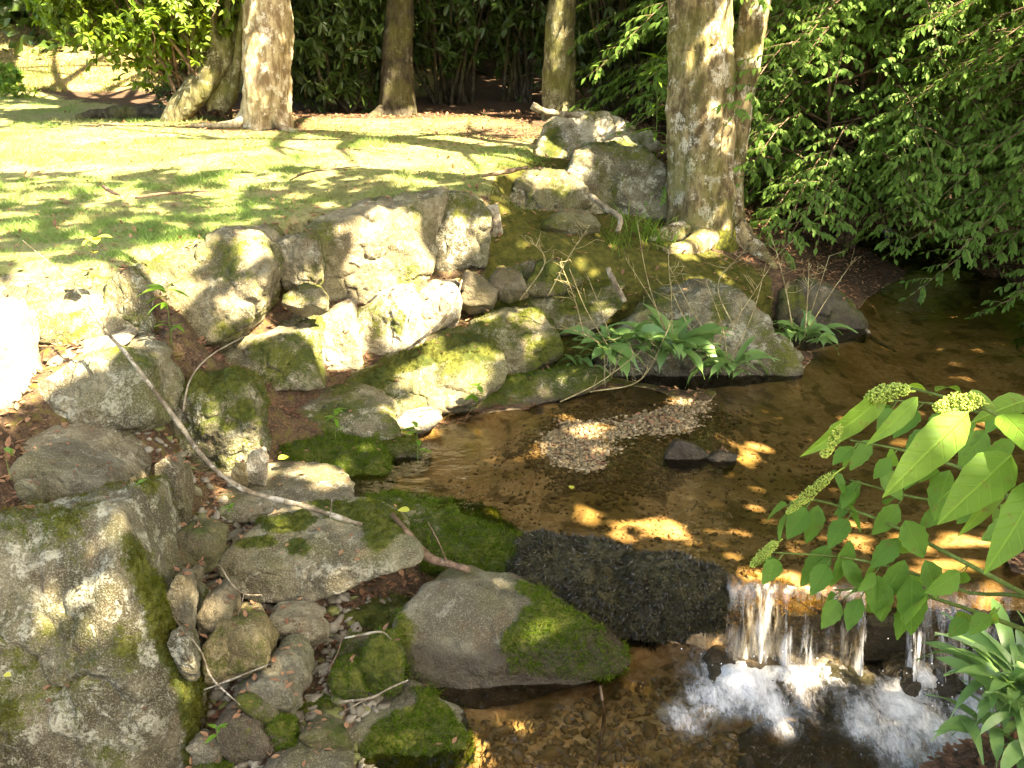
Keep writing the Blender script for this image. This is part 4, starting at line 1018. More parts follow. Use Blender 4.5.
for nm, lb, x, y, sd, tp in (('overhanging_tree', 'leafy tree overhead behind the viewpoint, known only by its dappled shade on the near rocks', 3.6, -2.6, 21, 7.2),
                             ('overhanging_tree', 'leafy tree overhead beyond the hydrangea side, known only by its shade on the pool', 7.2, 3.6, 23, 7.4),
                             ('overhanging_tree', 'leafy tree overhead past the bush at the right edge, known only by its shade', 9.8, 9.0, 27, 7.4),
                             ('overhanging_tree', 'leafy tree overhead on the lawn side, known only by its shade on the grass', -5.6, 2.2, 25, 7.2)):
    g0 = np.array([x, y, tz(x, y)])
    tree(nm, lb, [g0-[0, 0, .1], g0+[.05, .05, 1], g0+[0, .1, 2.2], g0+[-.1, .1, 3.2]], [.24, .22, .2, .18], 'bark_green', sd, tp, 3.4, ns=16, n=40)

# ------------------------------------------------------------------ shrubs
def shrub(name, label, cat, base, ctr, rad, nclump, nleaf, L, tpl, mat, smat, nstem=8, sr=.02, flat=.5, droop=.25, gaps=.15, seed=0, group=None):
    base = np.array(base, float); ctr = np.array(ctr, float); rad = np.array(rad, float)
    root = empty(name, base, label, cat, group)
    rg = np.random.default_rng(seed+100)
    q = unit(rg.normal(size=(nclump*3, 3)))*rg.uniform(.25, 1.0, (nclump*3, 1))**.55
    nz = fbm(q*np.array(rad)+seed, 1.1, 3, seed)
    q = q[nz > -gaps][:nclump]
    q *= (1+.25*fbm(q*2+seed, 1.3, 2, seed+4))[:, None]
    C = ctr+q*rad
    out = unit(q*np.array([1, 1, .4])+np.array([0, 0, .25])+rg.normal(size=q.shape)*.25)
    n = len(C)
    Ci = np.repeat(C, nleaf, 0); Oi = np.repeat(out, nleaf, 0)
    side = rdir(n*nleaf); side = unit(side-Oi*(side*Oi).sum(1)[:, None])
    d = unit(Oi*flat+side*1.0+np.array([0, 0, -droop]))
    nn = unit(Oi*.6+np.array([0, 0, .8])+rng.normal(size=d.shape)*.25)
    v, f = scatter(tpl[0], tpl[1], frames(d, nn), Ci+Oi*rng.uniform(-.06, .03, (n*nleaf, 1))*L*4, L*rng.uniform(.6, 1.25, n*nleaf))
    isq = f.shape[1] == 4
    fo = adopt(root, mesh_np('foliage', v, None if isq else f, f if isq else None, M[mat]))
    a = Acc()
    for k in range(nstem):
        e = C[rg.integers(n)]; s0 = base+rg.normal(size=3)*np.array([.12, .12, 0])*rad[0]
        m_ = s0*.5+e*.5+rg.normal(size=3)*np.array([.15, .15, .1])+np.array([0, 0, .1])
        limb(a, [s0-[0, 0, .05], m_, e], [sr*1.5, sr, sr*.35], 10, 5, .1, k, 6)
    for k in rg.choice(n, min(n, nstem*6), replace=False):
        e = C[k]; s0 = base*.35+e*.65+rg.normal(size=3)*.1
        limb(a, [s0, (s0+e)/2+rg.normal(size=3)*.04, e], [sr*.5, sr*.35, sr*.2], 5, 4)
    adopt(root, a.build('branch', M[smat], None, True, 'moss'))
    return root
# bright laurel beside the left trees
shrub('bright_shrub', 'bright yellow green shrub lit by the sun left of the mossy trunk', 'shrub', gz_(P(205, 112, 12.1)), P(150, 14, 12.0)+[0, 0, .42], (1.35, .9, 1.05) , 2600, 8, .10, LEAF_MID, 'leaf_bright', 'twig_brown', 12, .016, .7, .3, .3, 1)
shrub('bright_shrub', 'shaded green shrub with drooping sprays over the bank at the far left', 'shrub', gz_(P(45, 40, 17.6)), P(50, 5, 17.6)+[0, 0, .55], (2.4, .8, 1.1), 1300, 8, .13, LEAF_MID, 'leaf_bush', 'twig_brown', 9, .016, .7, .35, .25, 2)
shrub('low_shrub', 'low leafy shrub growing under the bent mossy trunk', 'shrub', gz_(P(180, 100, 12.6)), P(185, 75, 12.5), (.55, .4, .4), 150, 7, .07, LEAF_MID, 'leaf_rhodo', 'twig_brown', 6, .01, .6, .2, .4, 3)
shrub('garden_plant', 'blue green leafy plant at the extreme left end of the lawn', 'plant', gz_(P(6, 95, 14.8)), P(4, 80, 14.8), (.25, .2, .22), 40, 7, .13, LEAF_MID, 'leaf_bush', 'stem_green', 4, .008, .8, .2, .5, 4)
shrub('garden_plant', 'low bright green plant beside the blue green plant on the lawn edge', 'plant', gz_(P(20, 98, 14.4)), P(20, 92, 14.4), (.3, .2, .1), 70, 6, .06, LEAF_MID, 'leaf_bright', 'stem_green', 4, .006, .8, .2, .5, 5)
RH = [('tall rhododendron filling the gap between the pale barked tree and the dark trunk', 330, 115, 13.4, (1.0, .7, 1.5), 330, 1.2),
      ('rhododendron with bare stems just right of the dark trunk', 452, 112, 14.2, (1.2, .7, 1.5), 330, 1.5),
      ('rhododendron in deep shade directly left of the slim straight tree', 520, 112, 14.6, (.9, .7, 1.5), 260, 1.5),
      ('rhododendron drooping behind the sunlit rock pile', 618, 120, 13.6, (1.2, .7, 1.5), 340, 1.4),
      ('rhododendron in shade between the two stems side and the leafy bush', 760, 170, 12.6, (1.3, .7, 1.6), 360, 1.5),
      ('rhododendron with speckled light behind the pale barked tree', 285, 112, 14.6, (1.1, .6, 1.6), 260, 1.5),
      ('rhododendron in the dark background above the dark trunk roots', 392, 105, 15.2, (1.2, .6, 1.7), 240, 1.7)]
for k, (lb, u, v, Y, rd, nc, up) in enumerate(RH):
    g0 = gz_(P(u, v, Y))
    shrub('rhododendron', lb, 'rhododendron', g0, g0+[0, 0, up+.15], rd, nc*2, 9, .15, LEAF_LONG, 'leaf_rhodo', 'bark_dark', 13, .022, .45, .35, .25, 20+k, 'rhododendrons behind the lawn')
# the far wood
def mass(name, label, n, box, L, mat, seed):
    rg = np.random.default_rng(seed)
    p_ = np.column_stack([rg.uniform(*box[0], n), rg.uniform(*box[1], n), rg.uniform(*box[2], n)])
    p_ = p_[fbm(p_, .8, 3, seed) > -.22]
    p_[:, 2] += terrain(p_[:, :2])
    m_ = len(p_); v, f = scatter(LEAF4[0], LEAF4[1], frames(rdir(m_, .6)-[0, 0, .3], rdir(m_)+[0, 0, .6]), p_, L*rg.uniform(.6, 1.3, m_))
    return tag(mesh_np(name, v, f, None, M[mat]), label, 'woodland', None, 'stuff')
mass('woodland', 'dark mass of the wood behind the rhododendrons', 60000, ((-13, 13), (16.2, 20), (-.1, 7)), .26, 'leaf_rhodo', 41)
mass('woodland', 'dense far foliage closing the view behind the wood', 30000, ((-20, 20), (20.5, 25), (-.3, 9)), .5, 'leaf_rhodo', 42)

# layered leafy bush over the water
def layered(name, label, base, height, reach, nb, seed, L=.068, az=(0, 6.283), zlo=.15, mat='leaf_bush', ntw=16, nlf=11):
    base = np.array(base, float); rg = np.random.default_rng(seed)
    root = empty(name, base, label, 'bush'); a = Acc(); LP = []; LD = []; LN = []
    stems = []
    for k in range(5):
        e = base+np.array([rg.normal()*.35, rg.normal()*.35, height*rg.uniform(.75, 1)])
        c_ = [base+rg.normal(size=3)*np.array([.08, .08, 0])-[0, 0, .1], base*.5+e*.5+rg.normal(size=3)*np.array([.12, .12, 0]), e]
        limb(a, c_, [.035, .022, .008], 14, 6, .1, k); stems.append(curve(c_, 30))
    for k in range(nb):
        s_ = stems[rg.integers(5)]; st = s_[rg.integers(4, 30)]
        hh = (st[2]-base[2])/height
        if hh < zlo*.4: st = s_[8]
        an = rg.uniform(*az); ln = reach*rg.uniform(.6, 1.0)*(1-.45*max(0, hh-.25))
        dr = np.array([math.cos(an), math.sin(an), 0]); pr = np.array([-dr[1], dr[0], 0])
        rise = rg.uniform(.05, .22)*ln
        e = st+dr*ln+np.array([0, 0, rise-.28*ln]); mid = st+dr*ln*.5+np.array([0, 0, rise])
        cc = curve([st, mid, e], 24); limb(a, [st, mid, e], [.011, .007, .002], 10, 4)
        for t in range(ntw):
            i = int(5+t*18/ntw); sg = 1 if t % 2 else -1
            tl = ln*.26*rg.uniform(.6, 1.2)*(1-.6*t/ntw)
            td = unit(dr*.75+pr*sg*.85+np.array([0, 0, rg.normal()*.12]))
            for q in range(nlf):
                s = (q+.5)/nlf
                p_ = cc[i]+td*tl*s+np.array([0, 0, -.30*tl*s*s])
                ld = unit(td*.75+pr*(.8 if q % 2 else -.8)*.7+np.array([0, 0, -.6])+rg.normal(size=3)*.18)
                LP.append(p_); LD.append(ld); LN.append(dr)
            limb(a, [cc[i], cc[i]+td*tl*.6+[0, 0, -.1*tl], cc[i]+td*tl+[0, 0, -.3*tl]], [.003, .002, .001], 4, 3)
        for q in range(6): LP.append(cc[23-q]); LD.append(unit(dr+rg.normal(size=3)*.35+[0, 0, -.5])); LN.append(dr)
    LP, LD, LN = np.array(LP), np.array(LD), np.array(LN); n = len(LP)
    v, f = scatter(LEAF_FINE[0], LEAF_FINE[1], frames(LD, unit(rng.normal(size=(n, 3))*.25+LN*.55+[0, 0, 1.])), LP, L*rng.uniform(.65, 1.25, n))
    adopt(root, mesh_np('foliage', v, None, f, M[mat])); adopt(root, a.build('branch', M['twig_brown'], None, True, 'moss'))
    return root
layered('leafy_bush', 'big layered green bush with drooping sprays right of the twin stemmed tree', gz_(np.array([3.3, 9.6, 0])), 3.4, 2.3, 240, 1, .064)
layered('leafy_bush', 'layered green bush at the right edge above the dark water', gz_(np.array([4.9, 8.4, 0])), 3.2, 2.0, 240, 2, .062)
layered('leafy_bush', 'taller layered bush filling the upper right background', gz_(np.array([5.6, 11.6, 0])), 4.2, 2.9, 170, 3, .11)
layered('leafy_bush', 'layered bush behind the second stem of the twin stemmed tree', gz_(np.array([2.9, 12.2, 0])), 3.6, 2.4, 150, 4, .10)
layered('leafy_bush', 'low spray of leaves hanging over the shaded water at the right edge', gz_(np.array([4.75, 7.3, 0])), 1.0, 1.1, 16, 5, .06, (2.4, 4.4), ntw=11)
# ------------------------------------------------------------------ lawn, moss and tufts
def blades(name, pts, L, W, mat, label, cat, lean=.5):
    n = len(pts); d = unit(rdir(n, .2)*lean+np.array([0, 0, 1.]))
    v, f = scatter(BLADE[0], BLADE[1], frames(d, rdir(n)), pts, np.column_stack([L*rng.uniform(.5, 1.4, n), np.full(n, W)*rng.uniform(.6, 1.4, n), np.ones(n)]))
    return tag(mesh_np(name, v, f, None, M[mat], None, None, False), label, cat, None, 'stuff')
n = 330000
yy = 4.8+10.4*rng.uniform(0, 1, n)**1.35; xy = np.column_stack([rng.uniform(-.66, .08, n)*yy, yy])
z = terrain(xy); la, mo_, be, ba = amask(xy, z)
pn = fbm(np.column_stack([xy, 0*yy]), 1.5, 4, 71)
thin = np.clip(.8+pn*1.5, .08, 1)
k = rng.uniform(0, 1, n) < la*thin
lp = np.column_stack([xy, z-.004])[k]
blades('lawn_grass', lp, (.034*(1+.6*pn)*np.clip(1+1.8*fbm(np.column_stack([xy, 0*yy]), 7, 2, 44), .4, 2.6))[k], .0045, 'grass', 'short sunlit lawn grass above the stone wall', 'grass', .9)
n = 30000
xy = np.column_stack([rng.uniform(-10, -1.5, n), rng.uniform(14.8, 18.5, n)])
blades('bank_grass', on_terrain(xy[fbm(np.column_stack([xy, xy[:, :1]*0]), 1.2, 3, 9) > -.15]), .09, .010, 'bankgrass', 'dry yellow grass on the far bank', 'grass', .8)
n = 60000
xy = np.column_stack([rng.uniform(-.6, 2.6, n), rng.uniform(5.4, 9.4, n)])
z = terrain(xy); la, mo_, be, ba = amask(xy, z)
k = (rng.uniform(0, 1, n) < mo_*1.1) & (be < .1) & (fbm(np.column_stack([xy, 0*z]), 3, 3, 12) > -.25)
blades('ground_moss', np.column_stack([xy, z-.002])[k], .018, .005, 'moss', 'olive moss carpeting the slope above the pool', 'moss', 1.2)
n = 26000
xy = np.column_stack([rng.uniform(-1.6, .1, n), rng.uniform(3.0, 4.9, n)])
z = terrain(xy)
k = (fbm(np.column_stack([xy, 0*z]), 4, 3, 15) > .02) & (z > -.3)
blades('ground_moss', np.column_stack([xy, z-.002])[k], .013, .003, 'moss', 'moss between the stones of the rubble bank', 'moss', 1.2)
def tuft(label, u, v, z, n, L, sp, mat='tuft', name='grass_tuft'):
    c = G(u, v, z); root = empty(name, [c[0], c[1], tz(c[0], c[1])], label, 'grass tuft', 'green grass tufts by the twin stemmed tree')
    A = Acc()
    tv, tf = leaf_shape(.03, 6, .1, .45, .3)
    p_ = np.column_stack([c[0]+rng.normal(size=n)*sp, c[1]+rng.normal(size=n)*sp*.7, np.zeros(n)]); p_[:, 2] = terrain(p_[:, :2])
    d = unit(rdir(n, .1)*.6+np.array([0, 0, 1.])); hz = d*np.array([1, 1, 0])
    vv, ff = scatter(tv, tf, frames(d, unit(-hz+np.array([0, 0, .3]))), p_, L*rng.uniform(.5, 1.2, n))
    # blades bend outward
    o = adopt(root, mesh_np('blades', vv, None, ff, M[mat])); return root
tuft('fresh green grass tuft at the foot of the twin stemmed tree', 655, 242, .62, 90, .26, .10)
tuft('smaller grass tuft left of the fresh green tuft', 618, 248, .62, 60, .2, .09)
tuft('sparse grass tuft below the wide grey boulder', 640, 222, .75, 50, .24, .12)

# ------------------------------------------------------------------ leafy plants
def rosette(label, base, n, L, w, mat='leaf_strap', stalks=0, seed=0, name='strap_leaved_plant', up=.75, az=None, group=None, spread=.06):
    base = np.array(base, float); root = empty(name, base, label, 'plant', group); rg = np.random.default_rng(seed+500)
    V = []; Fq = []; nn = 0
    for k in range(n):
        an = rg.uniform(0, 6.283) if az is None else rg.uniform(*az); el = rg.uniform(.15, 1.0)*up
        l = L*rg.uniform(.55, 1.15); ns = 9
        xs = np.linspace(0, 1, ns+1)
        pr = np.clip(np.sin(np.clip(xs*1.12, 0, 1)**1.5*math.pi)**.7, .10, 1)*w*l/2; pr[-1] = .001
        ang = math.atan(el*2.6)-xs*rg.uniform(.7, 2.0)
        X_ = np.cumsum(np.concatenate([[0], np.cos(ang[:-1])]))*l/ns; Z_ = np.cumsum(np.concatenate([[0], np.sin(ang[:-1])]))*l/ns
        wav = np.sin(xs*14+k)*.06*w*l; tw = rg.normal()*.35
        dr = np.array([math.cos(an), math.sin(an), 0]); sd = np.array([-dr[1], dr[0], 0])
        o = base+np.array([rg.normal()*spread, rg.normal()*spread, 0])
        pts = []
        for i in range(ns+1):
            c_ = o+dr*X_[i]+np.array([0, 0, Z_[i]]); nr = -dr*math.sin(ang[i])+np.array([0, 0, math.cos(ang[i])])
            s2 = sd*math.cos(tw)+nr*math.sin(tw); n2 = np.cross(dr, s2)
            pts += [c_+s2*pr[i]+nr*(pr[i]*.25+wav[i]), c_, c_-s2*pr[i]+nr*(pr[i]*.25-wav[i])]
        q = []
        for i in range(ns):
            a = nn+i*3; q += [[a, a+1, a+4, a+3], [a+1, a+2, a+5, a+4]]
        V += pts; Fq += q; nn += len(pts)
    adopt(root, mesh_np('leaves', np.array(V), None, np.array(Fq), M[mat]))
    if stalks:
        a = Acc()
        for k in range(stalks):
            t = base+np.array([rg.normal()*.25*L/.3, rg.normal()*.15, rg.uniform(.25, .65)*L/.3])
            limb(a, [base, (base+t)/2+rg.normal(size=3)*.03, t], [.0035, .003, .0015], 10, 4)
            for q in range(4):
                p_ = base+(t-base)*rg.uniform(.6, 1); limb(a, [p_, p_+rg.normal(size=3)*.05+[0, 0, .06]], [.0018, .001], 4, 3)
        adopt(root, a.build('stalk', M['stem_dry'], None, True, 'moss'))
    return root
SPG = 'strap leaved plants along the pool edge'
rosette('broad strap leaved plant with pale new leaves before the white lichen boulder', P(672, 352, 6.05), 48, .40, .20, stalks=3, seed=1, up=.9)
rosette('darker strap leaved plant left of the broad one, over the mossy log', P(612, 352, 6.05), 38, .37, .19, stalks=2, seed=2, up=.8)
rosette('strap leaved plant drooping to the water right of the broad one', P(728, 366, 6.05), 36, .32, .18, stalks=3, seed=3, up=.6)
rosette('lone strap leaved plant on the dark bank rock above the shaded water', P(802, 340, 6.7), 30, .33, .2, stalks=2, seed=4, up=.8)
rosette('small strap leaved plant at the left edge of the plant row', P(575, 365, 6.2), 12, .2, .2, seed=5, up=.7)
rosette('large glossy strap leaved plant beside the cascade in the near right corner', P(1014, 700, 2.74), 64, .34, .14, stalks=0, seed=6, up=.95, spread=.05)
rosette('smaller strap leaved plant at the bottom right edge', P(1015, 740, 2.65), 30, .26, .17, seed=7, up=.6)
def weed(label, base, h, n, L, seed, mat='leaf_seed', name='tall_weed', lean=(0, 0), w=.2):
    base = np.array(base, float); root = empty(name, base, label, 'weed'); rg = np.random.default_rng(seed)
    top = base+np.array([lean[0], lean[1], h]); c_ = curve([base-[0, 0, .02], (base+top)/2+rg.normal(size=3)*.03*h, top], 30)
    a = Acc(); limb(a, [c_[0], c_[15], c_[-1]], [.006*h+.001, .005*h+.001, .001], 12, 5)
    adopt(root, a.build('stem', M['stem_green'], None, True, 'moss'))
    tv, tf = leaf_shape(w, 5, .12, .35, .4)
    i = rg.integers(7, 30, n); i[:4] = 29; p_ = c_[i]; an = rg.uniform(0, 6.28, n)
    d = unit(np.column_stack([np.cos(an), np.sin(an), rg.uniform(-.1, .7, n)]))
    v, f = scatter(tv, tf, frames(d, rdir(n)*.3+[0, 0, 1]), p_, L*rg.uniform(.6, 1.2, n))
    adopt(root, mesh_np('leaves', v, None, f, M[mat])); return root
weed('tall leafy weed leaning against the left side of the twin stemmed tree', gz_(P(655, 165, 9.0)), 1.15, 46, .2, 1, 'leaf_seed', lean=(-.02, 0), w=.16)
weed('young green sapling growing between the wall boulders and the brown block', P(172, 345, 4.75), .30, 14, .13, 2, lean=(.02, -.05), w=.25)
weed('tiny seedling with pale leaves in the hollow behind the huge boulder', P(139, 496, 3.55), .05, 6, .035, 3, w=.6, name='seedling')
weed('tiny round leaved seedling beside the sunlit smooth slab', P(231, 517, 3.85), .05, 6, .03, 4, w=.7, name='seedling')
weed('seedling at the foot of the fist sized brown stone', P(218, 738, 2.82), .04, 6, .045, 5, w=.4, name='seedling')
weed('little leafy sprig on the green moss cushion', P(335, 436, 4.75), .14, 12, .06, 6, w=.35, name='seedling')
weed('leafy sprig at the pool corner by the reflection', P(418, 460, 4.6), .18, 12, .07, 7, w=.35, name='seedling')
weed('low leafy sprig hanging on the moss below the long mossy boulder', P(478, 405, 5.55), .12, 18, .08, 8, w=.45, name='seedling')
weed('short pale seedling at the left edge above the flat wedge stone', P(10, 476, 3.55), .12, 4, .05, 9, w=.3, name='seedling')
weed('sprig with two pale leaves on the sunny lawn edge', P(95, 258, 4.9), .09, 5, .10, 10, 'yellowleaf', w=.6, name='seedling')
def single(label, p_, L, mat, seed, name='fallen_leaf'):
    rg = np.random.default_rng(seed); tv, tf = leaf_shape(.7, 6, .1, .15)
    an = rg.uniform(0, 6.28); d = np.array([[math.cos(an), math.sin(an), .12]])
    v, f = scatter(tv, tf, frames(d, np.array([[.1, -.25, 1.]])), np.zeros((1, 3)), np.array([L]))
    o = mesh_np(name, v, None, f, M[mat]); o.location = p_; return tag(o, label, 'leaf')
single('yellow green fallen leaf on the moss beside the fallen branch', P(410, 510, 3.98), .055, 'yellowleaf', 1)
single('pale leaf floating on the pool below the gravel bar', G(572, 489, .006), .045, 'yellowleaf', 2)
single('yellow leaf lying at the left end of the green moss cushion', P(278, 459, 4.62), .06, 'yellowleaf', 3)
single('yellow leaf stuck on the face of the huge boulder at the left edge', P(4, 674, 2.72), .03, 'yellowleaf', 4)

# dry weeds
def dryweed(label, segs, seed):
    """segs: list of stalks, each a list of (u, v, Y)"""
    b = P(*segs[0][0]); root = empty('dry_weed', b, label, 'weed'); a = Acc(); rg = np.random.default_rng(seed)
    for s in segs:
        a = Acc(); pts = [P(*q) for q in s]; limb(a, pts, np.linspace(.005, .0018, len(pts)), 16, 5, .15, seed)
        c_ = curve(pts, 20)
        for k in range(9):
            p_ = c_[rg.integers(8, 20)]; e = p_+rg.normal(size=3)*np.array([.07, .05, .03])+[0, 0, .07]
            limb(a, [p_, (p_+e)/2+rg.normal(size=3)*.012, e], [.0022, .0017, .001], 5, 4)
            for q in range(2):
                e2 = e+rg.normal(size=3)*.03; limb(a, [e, e2], [.0014, .0009], 3, 3)
        adopt(root, a.build('stalk', M['stem_dry'], None, True, 'moss'))
    return root
dryweed('dry branching weed over the mossy flat rock above the pool', [[(520, 300, 6.5), (545, 262, 6.45), (530, 240, 6.45)], [(548, 296, 6.5), (570, 255, 6.45), (590, 225, 6.4)], [(585, 340, 6.1), (575, 300, 6.1), (560, 262, 6.1)]], 1)
dryweed('tall dry stalks rising between the white lichen boulder and the strap leaves', [[(690, 372, 6.1), (735, 320, 6.05), (778, 255, 6.0)], [(735, 330, 6.3), (718, 285, 6.3), (745, 250, 6.3)], [(690, 330, 6.2), (672, 290, 6.2), (668, 255, 6.2)], [(805, 335, 6.6), (808, 290, 6.6), (809, 262, 6.6)], [(792, 325, 6.6), (786, 290, 6.6), (776, 250, 6.6)]], 2)
dryweed('bare dry stalks bending to the water left of the strap leaves', [[(605, 386, 5.95), (600, 345, 5.9), (560, 325, 5.9)], [(560, 402, 5.7), (600, 382, 5.75), (640, 352, 5.8)], [(590, 392, 5.8), (640, 380, 5.85), (668, 330, 5.9)]], 3)

# ------------------------------------------------------------------ fallen branches
def branch(label, pts, rads, mat='twig', forks=(), seed=0, name='fallen_branch', cat='branch', jit=.42):
    pts = [np.array(p_) for p_ in pts]
    v0 = pts[0]; root = None; a = Acc(); limb(a, pts, rads, max(14, len(pts)*9), 9, jit, seed, 16, .0)
    for fp, fr in forks: limb(a, fp, fr, 12, 6, jit, seed+3, 16)
    v = np.concatenate(a.v)-v0
    o = mesh_np(name, v, np.concatenate(a.t), np.concatenate(a.q), M[mat], None, dict(moss=np.zeros(len(v)))); o.location = v0
    return tag(o, label, cat)
branch('long pale fallen branch sloping down from the wall onto the two toned slab', [P(85, 300, 4.45), P(105, 330, 4.3), P(125, 352, 4.2), P(150, 385, 4.1), P(180, 425, 4.0), P(208, 462, 3.92), P(245, 490, 3.88), P(300, 505, 3.86), P(362, 525, 3.84)], [.004, .007, .009, .009, .0105, .011, .0115, .012, .010],
       forks=[([P(104, 328, 4.3), P(107, 318, 4.3), P(111, 308, 4.3)], [.005, .004, .003]), ([P(88, 303, 4.45), P(60, 272, 4.6), P(22, 240, 4.8)], [.003, .0025, .0015]),
              ([P(183, 412, 4.02), P(190, 380, 4.1), P(210, 356, 4.2), P(245, 336, 4.3)], [.005, .004, .003, .002]), ([P(330, 518, 3.83), P(331, 508, 3.80), P(332, 500, 3.78)], [.003, .003, .002])], seed=1)
branch('thick broken brown branch lying on moss above the smooth boulder', [P(392, 514, 4.0), P(412, 538, 3.92), P(430, 558, 3.88), P(450, 564, 3.86), P(470, 570, 3.84)], [.010, .015, .019, .017, .012], 'twig_brown', forks=[([P(447, 563, 3.86), P(440, 545, 3.8), P(428, 522, 3.85)], [.004, .003, .002])], seed=2)
branch('crumbling strip of bark lying on the back of the smooth boulder', [P(470, 568, 3.98), P(490, 578, 3.94), P(508, 590, 3.90)], [.012, .016, .008], 'twig_brown', seed=3, name='bark_strip', cat='bark', jit=.5)
branch('thin stick standing in the lower stream at the bottom edge', [P(600, 686, 3.46), P(604, 715, 3.34), P(600, 745, 3.22), P(594, 775, 3.12)], [.006, .008, .008, .007], 'twig_brown', seed=4, name='stick', cat='stick')
branch('long crooked twig running along the huge boulder into the rubble', [P(152, 560, 3.4), P(160, 590, 3.28), P(172, 615, 3.2), P(200, 650, 3.08), P(212, 678, 3.0), P(240, 705, 2.93)], [.003, .0035, .004, .004, .004, .002], 'twig', seed=5, name='twig', cat='twig', forks=[([P(152, 560, 3.4), P(148, 548, 3.45), P(160, 530, 3.5)], [.003, .0025, .002])])
branch('straight grey twig lying across the low grey stone', [P(204, 690, 3.0), P(235, 678, 3.0), P(270, 664, 3.0)], [.003, .0035, .002], 'twig', seed=6, name='twig', cat='twig')
branch('forked pale twig hooked under the two toned slab', [P(220, 566, 3.42), P(232, 584, 3.38), P(245, 594, 3.36), P(262, 595, 3.36)], [.003, .0035, .003, .002], 'twig', seed=7, name='twig', cat='twig', forks=[([P(244, 594, 3.36), P(241, 606, 3.34), P(238, 615, 3.32)], [.003, .002, .0015])])
branch('grey twig resting between the needles and the mossy edged stone', [P(340, 702, 3.1), P(370, 698, 3.1), P(390, 688, 3.12), P(408, 680, 3.14)], [.004, .005, .004, .003], 'twig', seed=8, name='twig', cat='twig', forks=[([P(368, 698, 3.1), P(350, 708, 3.08), P(342, 712, 3.06)], [.004, .003, .002])])
branch('short pale twig in the gap behind the round moss stone', [P(345, 638, 3.36), P(365, 634, 3.36), P(382, 632, 3.36), P(392, 640, 3.34)], [.004, .005, .004, .002], 'twig', seed=9, name='twig', cat='twig')
branch('upright brown twig beside the red brown needles', [P(327, 672, 3.2), P(338, 652, 3.2), P(342, 636, 3.22)], [.003, .003, .002], 'twig_brown', seed=10, name='twig', cat='twig')
branch('dead branch on the pale stone shelf of the second tier', [P(432, 332, 5.95), P(445, 318, 5.9), P(456, 300, 5.9), P(462, 280, 5.9)], [.012, .012, .008, .004], 'twig', seed=11, forks=[([P(408, 350, 5.9), P(420, 340, 5.92), P(434, 330, 5.95)], [.008, .01, .012]), ([P(408, 322, 6.0), P(416, 290, 6.0), P(400, 268, 6.1)], [.004, .003, .002])])
branch('mossy broken stub leaning by the moss capped flat rock', [P(608, 268, 6.3), P(614, 282, 6.25), P(625, 302, 6.2)], [.016, .02, .016], 'twig', seed=12, name='branch_stub')
branch('pale dead branch lying in the moss before the wide grey boulder', [P(590, 195, 7.7), P(606, 208, 7.55), P(620, 218, 7.4), P(618, 232, 7.3)], [.02, .024, .022, .018], 'twig', seed=13)
branch('dead limb resting on top of the sunlit rock pile', [P(532, 105, 9.6), P(545, 112, 9.6), P(562, 114, 9.65), P(580, 116, 9.7)], [.035, .03, .03, .02], 'twig', seed=14)
branch('dark stick lying on the sunny lawn near the middle', [P(103, 186, 7.0), P(112, 192, 6.9), P(120, 195, 6.85)], [.012, .014, .008], 'twig_brown', seed=15, name='stick', cat='stick')
branch('thin stick lying on the lawn right of the dark stick', [P(135, 198, 6.8), P(160, 194, 6.9), P(208, 191, 7.0)], [.006, .009, .006], 'twig_brown', seed=16, name='stick', cat='stick')
branch('stick at the worn lawn edge left of the rounded rock', [P(482, 176, 7.9), P(505, 172, 7.95), P(528, 167, 8.0)], [.012, .02, .012], 'twig_brown', seed=17, name='stick', cat='stick')
branch('stick on the worn grass in front of the slim straight tree', [P(290, 180, 7.5), P(310, 172, 7.8), P(360, 166, 8.0)], [.006, .008, .004], 'twig_brown', seed=18, name='stick', cat='stick')
branch('weathered log lying along the lawn edge before the bent mossy trunk', [gz_(P(75, 112, 12.2))+[0, 0, .04], gz_(P(110, 108, 12.4))+[0, 0, .07], gz_(P(150, 107, 12.4))+[0, 0, .08], gz_(P(185, 110, 12.2))+[0, 0, .07]], [.04, .08, .09, .07], 'bark_dark', seed=19, name='log', cat='log')
branch('dead stick poking out of the shaded water below the dark bank rock', [P(866, 330, 7.3), P(876, 340, 7.2), P(896, 352, 7.0)], [.018, .014, .006], 'twig', seed=20, name='stick', cat='stick')

# ------------------------------------------------------------------ hydrangea overhanging the pool
hb = np.array([1.75, 1.15, tz(1.75, 1.15)])
hyd = empty('hydrangea', hb, 'hydrangea bush with yellow green bud clusters reaching in from the right over the pool', 'hydrangea')
def place_leaf(acc, p0, p1, w, roll=0, droop=.12, serr=.03, ns=10):
    p0, p1 = np.array(p0), np.array(p1); d = p1-p0; L = np.linalg.norm(d)
    tv, tf = leaf_shape(w/L, ns, .14, droop, .36, serr)
    n0 = np.array([0, -.45, 1.0]); n0 = n0/np.linalg.norm(n0)
    du = d/L; n0 = n0-du*(n0@du)
    if np.linalg.norm(n0) < .2: n0 = np.array([-.3, -.9, .2]); n0 = n0-du*(n0@du)
    n0 = unit(n0); s = np.cross(n0, du); n1 = n0*math.cos(roll)+s*math.sin(roll)
    v, f = scatter(tv, tf, frames(du[None], n1[None]), p0[None], np.array([L]))
    acc.add(v, None, f)
    if not hasattr(acc, 'lx'): acc.lx, acc.ly = [], []
    acc.lx += list(tv[:, 0]); acc.ly += list(tv[:, 1])
def veins(o, acc):
    for k in ('lx', 'ly'):
        at = o.data.attributes.new(k, 'FLOAT', 'POINT'); at.data.foreach_set('value', np.asarray(getattr(acc, k), np.float32))
    return o
br = Acc()
